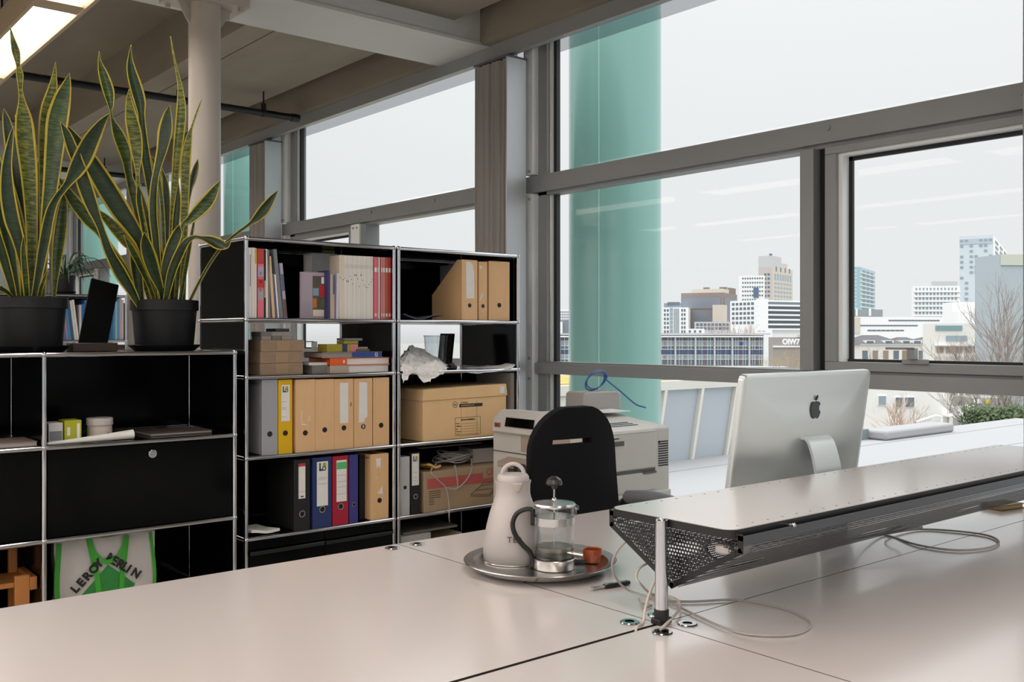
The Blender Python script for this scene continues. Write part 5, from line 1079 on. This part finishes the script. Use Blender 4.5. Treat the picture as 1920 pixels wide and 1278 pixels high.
MB().prism(rrect(-W_/2+.004, W_/2-.004, -H_/2+.08, H_/2-.004, .014), .0, .0012, 'y').build('screen', mat('dark_screen_glass', (12, 12, 14), .05), body)
apx = [(0, .30), (.10, .36), (.24, .36), (.34, .30), (.40, .22), (.31, .12), (.30, -.02), (.35, -.12), (.43, -.18), (.38, -.32), (.28, -.46), (.17, -.52), (.06, -.47), (-.06, -.47), (-.17, -.52), (-.28, -.46), (-.38, -.30), (-.43, -.10), (-.42, .10), (-.36, .25), (-.24, .35), (-.12, .36)]
apx = [(-x, z) for x, z in apx]      # the bite faces the other way when seen from behind: +x is the viewer's right
apx = [(-x, z) for x, z in apx]
apx = [tuple(q) for q in smoothpath(apx+[apx[0]], 4)][:-1]; k_ = .056
leaf = [tuple(q) for q in smoothpath([(0, .42), (.03, .55), (.14, .66), (.17, .68), (.16, .55), (.08, .44), (0, .42)], 4)][:-1]
lz = .128; sf = lambda x, z: -TH-.0015-.028*(1-abs(2*x/W_)**4)*(1-abs(2*z/H_)**4)
eb = MB()
for pl_ in (apx, leaf):
    q_ = [(x*k_, lz+z*k_) for x, z in pl_]; n_ = len(q_); ef = lambda z: sf(0, lz-.03)+(sf(0, lz+.038)-sf(0, lz-.03))*(z-lz+.03)/.068-.0026
    eb.add([(x, ef(z), z) for x, z in q_]+[(x, ef(z)+.004, z) for x, z in q_], [tuple(range(n_))]+[(i, n_+i, n_+(i+1) % n_, (i+1) % n_) for i in range(n_)])
eb.build('emblem', mat('gloss_black', (10, 10, 11), .15), body, smooth=False)
nk = smoothpath([(-.02, 1.035-DZ), (-.052, 1.04-DZ), (-.072, 1.015-DZ), (-.092, .94-DZ), (-.104, .86-DZ), (-.108, .78-DZ), (-.10, .752-DZ)], 5)
vs = []; fs = []
for i, (y, z) in enumerate(nk):
    w_ = .058+.014*i/len(nk)
    q0 = np.array(nk[max(i-1, 0)]); q1 = np.array(nk[min(i+1, len(nk)-1)]); dd = (q1-q0)/np.linalg.norm(q1-q0); ny, nz = dd[1]*.004, -dd[0]*.004
    vs += [(-w_, y-ny, z-nz), (w_, y-ny, z-nz), (w_, y+ny, z+nz), (-w_, y+ny, z+nz)]
for i in range(len(nk)-1):
    for k in range(4): fs.append((4*i+k, 4*i+(k+1) % 4, 4*i+4+(k+1) % 4, 4*i+4+k))
fs += [(0, 1, 2, 3), tuple(4*(len(nk)-1)+k for k in range(4))]
MB().add(vs, fs).build('stand_neck', alu, t); MB().prism(rrect(-.1, .1, -.108, .09, .008), 0, .006, 'z').build('stand_foot', alu, t, bevel=.001)
# ------------------------------------------------------------------ office chair
CX, CY = 2.565, 2.72
t = thing('office_chair', 'black upholstered office chair with a slotted backrest behind the desk', 'chair', (CX, CY, 0), math.radians(-4))
zs_ = [.60, .63, .66, .70, .74, .79, .84, .88, .91, .922, .942, .957, .985, 1.01, 1.03, 1.046, 1.057, 1.063]
def hw_(z):
    if z < .68: return .185+.022*math.sin((z-.6)/.08*PI/2)
    if z < .86: return .207-.004*(z-.68)/.18
    q = (z-.86)/.212; return .203*math.sqrt(max(0, 1-q**2.4))
us = [-1, -.96, -.88, -.75, -.6, -.5, -.3, 0, .3, .42, .6, .75, .88, .96, 1]
vs = []; fs = []
for z in zs_:
    for u in us: vs.append((u*hw_(z), -.036*(1-(u*hw_(z)/.21)**2)+.03*math.sin((z-.6)*4), z))
nU = len(us)
for j in range(len(zs_)-1):
    for i in range(nU-1):
        if j == 9 and 4 <= i <= 7: continue       # the grip slot
        fs.append((j*nU+i, j*nU+i+1, (j+1)*nU+i+1, (j+1)*nU+i))
o = MB().add(vs, fs).build('backrest', fabric_black, t); s = o.modifiers.new('s', 'SOLIDIFY'); s.thickness = .05; s.offset = 0; q = o.modifiers.new('b', 'BEVEL'); q.width = .010; q.segments = 3; q.limit_method = 'ANGLE'; q.angle_limit = math.radians(50)
MB().prism(rrect(-.25, .25, -.46, .02, .08), .43, .52, 'z').build('seat', fabric_black, t, bevel=.025, seg=3)
MB().box(-.04, .04, .03, .05, .42, .72).box(-.04, .04, -.2, .05, .41, .43).build('back_bar', matt_black, t, bevel=.006)
MB().box(-.275, -.235, -.02, .03, .66, .862).build('side_bracket', matt_black, t, bevel=.016, seg=3)
for s_ in (-1, 1):
    ap = [Vector((s_*.245, .03, .60)), Vector((s_*.265, -.0, .675)), Vector((s_*.285, -.12, .688)), Vector((s_*.295, -.24, .68)), Vector((s_*.292, -.29, .64)), Vector((s_*.27, -.25, .56)), Vector((s_*.24, -.18, .46))]
    MB().tube([Vector(q) for q in smoothpath(ap, 6)], .017, 10).build('arm', matt_black, t)
    pd = [Vector((s_*.262, .01, .690)), Vector((s_*.284, -.11, .702)), Vector((s_*.297, -.24, .694)), Vector((s_*.296, -.295, .66))]
    o = MB().tube([Vector(q) for q in smoothpath(pd, 6)], [.008]+[.026]*18, 12).build('arm_pad', mat('grey_arm_pad', (120, 122, 128), .5), t)
MB().cyl((0, -.2, .12), (0, -.2, .43), .028, 16).build('gas_column', matt_black, t)
for i in range(5):
    a = i*2*PI/5+.3; e = Vector((.3*math.cos(a), -.2+.3*math.sin(a), .075)); MB().tube([(0, -.2, .12), (e*.5+Vector((0, -.1, .06))), e], [.026, .022, .018], 8).build('base_arm', matt_black, t); MB().cyl((e.x-.02, e.y, .03), (e.x+.02, e.y, .03), .03, 14).build('castor', matt_black, t)
# ------------------------------------------------------------------ printer
pg = mat('printer_grey', (206, 204, 198), .45, var=.02, scale=5); pd_ = mat('printer_dark', (92, 90, 88), .5); pb = mat('printer_beige', (176, 160, 148), .5)
t = thing('printer', 'large grey laser printer behind the office chair', 'printer', (3.0, 3.15, 0)); A, B = .605, .62
MB().prism([(0, .27), (0, .888), (.02, .898), (.2, .915), (.42, .945), (B-.03, .945), (B, .93), (B, .27)], 0, A, 'x').build('body', pg, t, bevel=.006)
MB().box(.03, A-.03, .03, B-.03, .0, .27).build('pedestal', pd_, t, bevel=.004)
MB().prism([(-.022, .86), (-.012, .93), (.04, .968), (.16, .962), (.16, .86)], .18, B-.015, 'y').build('control_block', pg, t, bevel=.008)
MB().prism([(-.0235, .895), (-.0145, .938), (-.0135, .938), (-.0225, .895)], .29, .50, 'y').build('display', black_panel, t)
for i in range(5): MB().box(-.0165, -.0150, .31+i*.035, .33+i*.035, .922, .927).build('display_mark', paper_grey, t)
for i in range(3): MB().box(-.0195, -.0180, .33+i*.045, .36+i*.045, .905, .910).build('display_mark', paper_grey, t)
lg = MB().box(-.0185, -.016, .54, .585, .885, .908).build('maker_plate', cm('plate_red', (150, 92, 84)), t); text('OKI', 'maker_letters', .017, cm('dark_red', (96, 50, 46)), t, (-.0195, .582, .890), (PI/2, 0, -PI/2))
MB().box(-.004, .0, .0, B, .765, .769).build('seam', pd_, t)
MB().box(-.006, .004, .06, .40, .78, .865).build('paper_door', pb, t, bevel=.003); MB().box(-.0075, .0, .09, .25, .80, .83).build('recess', pd_, t)
MB().prism([(-.07, .705), (-.07, .728), (.0, .748), (.0, .705)], .12, .50, 'y').build('fold_tray', pb, t, bevel=.003); MB().box(-.071, -.069, .2, .40, .712, .718).build('tray_slot', pd_, t)
MB().box(-.004, .0, .1, .5, .60, .70).build('dark_panel', pd_, t)
for i in range(3): MB().box(-.006, -.003, .12, .16, .64+i*.014, .648+i*.014).build('vent_slot', gasket, t)
# side facing the desk
MB().box(.06, .505, -.008, .0, .705, .882).build('side_door', pg, t, bevel=.004); MB().box(.06, .505, -.0095, -.006, .876, .88).build('door_edge', white_plastic, t)
r_ = MB().box(.12, .28, -.0105, -.007, .815, .868).build('latch_plate', pg, t, bevel=.002); MB().box(.19, .245, -.0115, -.009, .855, .860).build('latch_slot', gasket, r_); MB().box(.14, .278, -.0112, -.009, .822, .845).build('grip_recess', pd_, r_)
MB().box(.03, .50, -.007, .0, .60, .685).build('lower_door', pg, t, bevel=.003); MB().box(.0, .5, -.003, .001, .687, .701).build('door_gap', pd_, t); MB().box(.41, .50, -.012, -.004, .678, .688).build('door_handle', pd_, t)
for i in range(11): MB().box(.525, .595, -.002, .001, .705+i*.0115, .711+i*.0115).build('vent_slot', gasket, t)
MB().cyl((.53, -.002, .822), (.53, .0, .822), .006, 10).build('lock_hole', gasket, t); MB().box(.17, .23, -.008, -.005, .635, .66).build('sticker', paper, t); MB().box(.16, .2, -.0085, -.006, .665, .68).build('sticker_mark', gasket, t)
MB().box(.0, A, -.012, .0, .44, .59).build('paper_drawer', pg, t, bevel=.004); MB().box(.22, .40, -.015, -.01, .555, .575).build('drawer_grip', pd_, t)
sl_ = math.atan2(.017, .18)
for i in range(3): MB().box(.20, .46, -.006, .006, 0, .0015).build('top_vent', gasket, t, (0, .075+i*.034, .9035+i*.0034), (sl_, 0, 0))
bx = thing('router_box', 'small grey device box on the printer with a blue cable on it', 'device', (at(1118, 770, Y=3.62).x, 3.58, .947), -.1)
MB().prism([(-.125, 0), (.125, 0), (.12, .088), (.105, .095), (-.105, .095), (-.12, .085)], 0, .15, 'y').build('case', mat('router_grey', (168, 165, 162), .5), bx, bevel=.005); MB().prism([(.075, 0), (.135, 0), (.128, .09), (.085, .098)], .004, .156, 'y').build('end_cap', white_plastic, bx, bevel=.004)
bcab = mat('blue_cable_sheath', (58, 96, 160), .4)
c0 = at(1120, 752, Y=3.64); cc = []
for i in range(52):
    a = i/50*2*PI*2.1; cc.append((c0.x+.09*math.cos(a), 3.64+.03*math.cos(a+.8)+.02*i/50, 1.098+.048*math.sin(a)+.006*math.sin(a*.5)))
cable('coiled blue network cable on the small grey device', [(c0.x+.22, 3.5, .953), (c0.x+.16, 3.52, .975), (c0.x+.13, 3.6, 1.04)]+cc, .004, bcab, 'network_cable')
sheet('paper_pile', 'white sheet lying on top of the printer before the grey device', 'paper', at(1140, 779, Z=.93).x-.1, at(1176, 777, Z=.93).x, 3.42, 3.56, .948, .004, paper, 0, .004)
# ------------------------------------------------------------------ large plants
leaf_edge = mat('leaf_margin_yellow', (178, 158, 38), .4, var=.12, scale=12); pot_m = mat('black_flower_pot', (22, 23, 25), .5, spec=.3, bump=.02, scale=80); soil = mat('dark_soil', (44, 34, 28), .95, var=.3, scale=60, bump=.4)
def leaf_green(name, dk, lt):
    m = bpy.data.materials.new(name); m.use_nodes = True; n = m.node_tree; b = n.nodes['Principled BSDF']; b.inputs['Roughness'].default_value = .38
    t_ = n.nodes.new('ShaderNodeTexCoord'); mp = n.nodes.new('ShaderNodeMapping'); no = n.nodes.new('ShaderNodeTexNoise'); cr = n.nodes.new('ShaderNodeValToRGB')
    mp.inputs['Scale'].default_value = (26, 26, 130); no.inputs['Scale'].default_value = 1; no.inputs['Detail'].default_value = 4
    cr.color_ramp.elements[0].position = .42; cr.color_ramp.elements[1].position = .62; cr.color_ramp.elements[0].color = (*lin(dk), 1); cr.color_ramp.elements[1].color = (*lin(lt), 1)
    n.links.new(t_.outputs['Object'], mp.inputs[0]); n.links.new(mp.outputs[0], no.inputs['Vector']); n.links.new(no.outputs['Fac'], cr.inputs[0]); n.links.new(cr.outputs[0], b.inputs['Base Color']); return m
lg_dark = leaf_green('leaf_dark', (18, 38, 13), (30, 56, 18)); lg_mid = leaf_green('leaf_banded', (26, 48, 14), (62, 86, 26)); lg_pale = leaf_green('leaf_speckled', (50, 66, 22), (116, 120, 46))
def sword(root, ro, pts, ya, yb, m, seed, twist=0.0):
    """A sword leaf through photo points (px, py, width): rises from depth ya at its base to yb at its tip."""
    pts = list(reversed(pts)); n = len(pts); ctl = []
    L_ = [0]
    for a, b in zip(pts, pts[1:]): L_.append(L_[-1]+math.hypot(a[0]-b[0], a[1]-b[1]))
    for p_, l in zip(pts, L_):
        f_ = l/L_[-1]; w = at(p_[0], p_[1], Y=ya+(yb-ya)*f_); dist = (w-Vector((0, 0, EYE))).dot(FWD); ctl.append((w.x, w.y, w.z, p_[2]*dist/F))
    P_ = smoothpath(ctl, 6); vs = []; fs = []; mi = []; rnd = random.Random(seed); ph = rnd.uniform(-.5, .5); prev = None
    cols = (-1, -.8, -.35, 0, .35, .8, 1)
    for i, q in enumerate(P_):
        c = Vector(q[:3]); d = Vector(P_[min(i+1, len(P_)-1)][:3])-Vector(P_[max(i-1, 0)][:3]); d.normalize()
        view = (Vector((0, 0, EYE))-c).normalized(); wv = d.cross(view).normalized()
        an = ph*.9+twist*(i/len(P_)); wv = Matrix.Rotation(an, 3, d) @ wv; nv = wv.cross(d).normalized()
        w = max(q[3], .0012)/2/max(.55, math.cos(an))
        for u in cols: vs.append(c+wv*w*u-nv*w*(.32*(1-u*u)-.05*abs(u)**3))
    for i in range(len(P_)-1):
        for k in range(6): fs.append((i*7+k, i*7+k+1, i*7+8+k, i*7+7+k)); mi.append(1 if k in (0, 5) else 0)
    mb = MB(); mb.v = [tuple(v-ro) for v in vs]; mb.f = fs; mb.m = mi
    o = mb.build('leaf', [m, leaf_edge], root, angle=80); s = o.modifiers.new('s', 'SOLIDIFY'); s.thickness = .0018; return o
def pot(root, r, h):
    MB().lathe([(.001, .012), (r*.83, .012), (r*.85, .018), (r*.945, h*.80), (r, h*.805), (r, h), (r*.975, h+.002), (r*.95, h), (r*.93, h*.85), (r*.92, h*.84)], n=56).build('pot', pot_m, root)
    MB().lathe([(.001, 0), (r*.86, 0), (r*1.02, .018), (r*1.06, .026), (r*1.045, .027), (r*1.0, .02), (r*.84, .006), (.001, .006)], n=56).build('saucer', pot_m, root)
    MB().lathe([(.001, h*.9), (r*.93, h*.89)], n=40).build('soil', soil, root)
PZ = 1.263+.0068
ro = Vector((.972, 4.16, PZ)); pl = thing('potted_plant', 'tall variegated snake plant in a black pot at the frame edge', 'plant', ro); pot(pl, .142, .215)
LV1 = [
 ([(19, 50, 1), (24, 74, 9), (30, 98, 15), (34, 122, 8), (37, 140, 13), (38, 165, 8), (41, 188, 12), (45, 225, 30), (48, 265, 34), (54, 320, 30), (58, 385, 24), (60, 450, 20), (60, 520, 18), (60, 570, 16)], 0, lg_pale, 0),
 ([(130, 137, 1), (126, 155, 14), (117, 185, 30), (108, 225, 38), (102, 280, 34), (96, 340, 28), (88, 410, 22), (82, 480, 16), (78, 570, 12)], -.03, lg_mid, .2),
 ([(104, 116, 1), (102, 140, 8), (98, 170, 18), (89, 205, 24), (84, 250, 22), (82, 310, 18), (82, 400, 16), (80, 570, 10)], .05, lg_pale, -.5),
 ([(7, 203, 1), (12, 225, 14), (19, 260, 22), (28, 310, 26), (36, 370, 24), (42, 440, 18), (46, 570, 12)], .06, lg_dark, 0),
 ([(25, 236, 1), (20, 262, 10), (13, 310, 18), (14, 360, 26), (22, 410, 28), (34, 450, 22), (44, 500, 14), (52, 570, 10)], -.06, lg_dark, .3),
 ([(-8, 270, 1), (-4, 320, 22), (4, 390, 26), (16, 450, 22), (28, 520, 14), (36, 570, 10)], 0, lg_dark, 0),
 ([(205, 213, 2), (190, 232, 16), (172, 262, 30), (156, 295, 34), (142, 320, 28), (126, 345, 14), (106, 372, 13), (94, 400, 18), (84, 450, 20), (74, 505, 16), (62, 570, 10)], -.1, lg_dark, .2),
 ([(120, 358, 1), (118, 390, 18), (112, 440, 24), (106, 490, 18), (102, 540, 9), (101, 575, 5)], .04, lg_mid, 0),
 ([(-6, 430, 10), (6, 480, 18), (20, 530, 14), (30, 570, 8)], -.07, lg_dark, 0), ([(72, 300, 1), (72, 340, 14), (72, 420, 18), (68, 570, 12)], .08, lg_dark, 0),
 ([(28, 215, 1), (36, 250, 8), (42, 320, 14), (44, 420, 16), (44, 570, 10)], .09, lg_dark, 0), ([(2, 290, 1), (18, 350, 18), (34, 420, 22), (48, 490, 16), (56, 570, 10)], .04, lg_mid, 0),
 ([(132, 330, 1), (118, 352, 8), (98, 395, 14), (84, 440, 14), (74, 500, 12), (68, 570, 8)], .06, lg_dark, .3), ([(66, 318, 1), (82, 335, 14), (106, 352, 16), (132, 372, 14), (160, 396, 16), (190, 420, 6)], .1, lg_dark, 0),
 ([(90, 505, 1), (84, 520, 6), (76, 545, 8), (72, 572, 6)], -.09, lg_mid, 0), ([(0, 540, 12), (14, 548, 8), (26, 560, 5), (34, 572, 4)], -.1, lg_dark, 0), ([(45, 440, 1), (44, 470, 10), (48, 520, 12), (52, 572, 8)], -.09, lg_mid, 0)]
for i, (p_, dy, m_, tw) in enumerate(LV1): sword(pl, ro, p_, 4.15+dy*.5, 4.15+dy*1.6, m_, i, tw)
ro = Vector((1.508, 4.16, PZ)); pl = thing('potted_plant', 'spreading variegated snake plant in a black pot beside the tall shelving', 'plant', ro); pot(pl, .140, .215)
LV2 = [
 ([(246, 84, 1), (244, 104, 7), (246, 130, 17), (254, 160, 23), (262, 190, 22), (265, 215, 14), (268, 250, 15), (274, 300, 18), (282, 350, 16), (292, 420, 14), (300, 575, 9)], 0, lg_dark, .5),
 ([(242, 167, 1), (242, 190, 12), (247, 225, 24), (253, 255, 26), (257, 290, 20), (258, 325, 8), (262, 380, 10), (276, 460, 12), (290, 575, 9)], -.05, lg_pale, 0),
 ([(186, 96, 1), (187, 116, 7), (194, 140, 18), (203, 170, 21), (207, 195, 12), (208, 211, 4), (212, 228, 9), (222, 252, 22), (233, 280, 24), (238, 303, 18), (242, 330, 14), (250, 360, 18), (262, 410, 16), (280, 490, 12), (292, 575, 9)], .05, lg_mid, .3),
 ([(318, 197, 1), (314, 216, 16), (310, 245, 26), (304, 280, 20), (296, 312, 14), (289, 350, 14), (287, 400, 16), (293, 460, 14), (302, 575, 9)], -.08, lg_dark, -.3),
 ([(320, 68, 1), (324, 95, 3), (331, 130, 5), (338, 165, 10), (340, 205, 18), (337, 245, 19), (331, 300, 15), (326, 380, 13), (322, 460, 11), (318, 575, 8)], .06, lg_pale, 0),
 ([(379, 184, 1), (370, 208, 4), (359, 240, 5), (353, 266, 14), (348, 305, 19), (347, 360, 16), (345, 440, 14), (342, 575, 11)], .02, lg_pale, 0),
 ([(371, 298, 1), (368, 312, 10), (362, 335, 13), (357, 358, 6), (350, 410, 5), (340, 575, 5)], .07, lg_dark, 0),
 ([(412, 340, 2), (404, 354, 14), (391, 375, 24), (374, 394, 24), (356, 412, 16), (342, 424, 7), (338, 470, 9), (328, 575, 8)], -.06, lg_mid, .2),
 ([(520, 358, 2), (510, 372, 13), (496, 392, 21), (482, 408, 16), (468, 420, 7), (446, 436, 6), (420, 458, 6), (396, 490, 6), (374, 528, 6), (352, 572, 6)], -.14, lg_dark, 0),
 ([(432, 450, 3), (424, 460, 13), (410, 457, 22), (394, 450, 18), (378, 446, 8), (362, 445, 9), (348, 455, 14), (335, 478, 18), (322, 510, 17), (308, 575, 8)], -.13, lg_dark, 0),
 ([(120, 230, 1), (140, 256, 14), (162, 290, 26), (180, 320, 34), (203, 358, 38), (228, 398, 36), (250, 430, 28), (270, 470, 20), (290, 575, 10)], -.02, lg_dark, .2),
 ([(113, 228, 1), (124, 248, 14), (134, 275, 20), (146, 305, 22), (158, 345, 28), (172, 385, 24), (188, 425, 14), (204, 470, 18), (226, 512, 24), (246, 545, 18), (262, 575, 10)], -.08, lg_dark, .2),
 ([(108, 330, 2), (126, 358, 16), (145, 385, 24), (168, 412, 26), (190, 440, 14), (208, 472, 20), (228, 505, 26), (250, 545, 18), (268, 575, 10)], .04, lg_mid, 0),
 ([(183, 392, 1), (198, 408, 14), (216, 428, 20), (236, 452, 20), (255, 478, 14), (285, 575, 8)], .03, lg_pale, 0),
 ([(270, 434, 1), (273, 456, 20), (281, 485, 27), (291, 515, 22), (302, 545, 12), (306, 575, 8)], -.1, lg_dark, 0),
 ([(336, 420, 1), (333, 436, 18), (324, 458, 22), (314, 484, 18), (306, 520, 12), (302, 575, 8)], -.1, lg_dark, .3),
 ([(258, 345, 1), (264, 375, 18), (272, 410, 22), (280, 450, 22), (290, 500, 16), (298, 575, 9)], -.04, lg_dark, 0),
 ([(304, 316, 1), (310, 345, 12), (313, 390, 14), (314, 450, 10), (314, 575, 8)], .08, lg_dark, 0),
 ([(248, 455, 1), (252, 480, 18), (258, 520, 20), (266, 575, 11)], -.02, lg_dark, 0), ([(283, 292, 1), (292, 310, 10), (300, 350, 8), (306, 420, 8), (310, 575, 6)], .09, lg_mid, 0),
 ([(366, 405, 1), (362, 425, 5), (355, 465, 7), (345, 520, 8), (336, 575, 7)], -.03, lg_mid, 0), ([(335, 340, 1), (333, 380, 12), (329, 430, 14), (326, 500, 13), (322, 575, 9)], .03, lg_dark, 0), ([(232, 440, 1), (246, 465, 12), (264, 500, 12), (282, 540, 8), (292, 575, 6)], -.06, lg_mid, 0), ([(292, 450, 1), (300, 480, 14), (310, 520, 13), (316, 575, 8)], .02, lg_mid, 0)]
for i, (p_, dy, m_, tw) in enumerate(LV2): sword(pl, ro, p_, 4.15+dy*.5, 4.15+dy*1.7, m_, 40+i, tw)
# dark display leaning in a wooden block
t = thing('display_slab', 'black tilted slab standing in a dark wooden block between the plants', 'display', (1.215, 4.13, PZ))
MB().box(-.088, .088, 0, .09, 0, .036).build('block', cm('dark_walnut', (54, 40, 32), rough=.45, var=.15, scale=12), t, bevel=.003)
MB().box(-.056, .056, .03, .045, .0, .275).build('slab', mat('dull_black', (4, 4, 5), .6, spec=.08), t, (.0, 0, .03), (math.radians(-8), math.radians(13), 0), bevel=.002)
# distant spider plant
ro = Vector((xat(122, FY+.15), FY+.15, 1.6468)); pl = thing('potted_plant', 'spidery green plant in a small pot on the distant shelving', 'plant', ro); pot(pl, .075, .15)
sp_g = leaf_green('spider_leaf', (30, 58, 34), (54, 88, 50)); rnd = random.Random(9)
for i in range(22):
    a = rnd.uniform(-2.2, .9) if i < 14 else rnd.uniform(0, 6.3); R_ = rnd.uniform(.18, .36); h_ = rnd.uniform(.08, .26); q = []
    for k in range(9):
        f_ = k/8; q.append((math.cos(a)*R_*f_, math.sin(a)*R_*f_, .13+h_*math.sin(f_*PI*.75)-(.12*f_**3), .003+.017*math.sin(PI*min(1, f_*.96+.04))))
    q = smoothpath(q, 2); vs = []
    for p_ in q:
        s_ = Vector((-math.sin(a), math.cos(a), .25))*p_[3]/1.6; c = Vector(p_[:3]); vs += [c-s_, c-Vector((0, 0, .004)), c+s_]
    fs = []
    for k in range(len(q)-1): fs += [(3*k, 3*k+1, 3*k+4, 3*k+3), (3*k+1, 3*k+2, 3*k+5, 3*k+4)]
    MB().add(vs, fs).build('leaf', sp_g, pl)
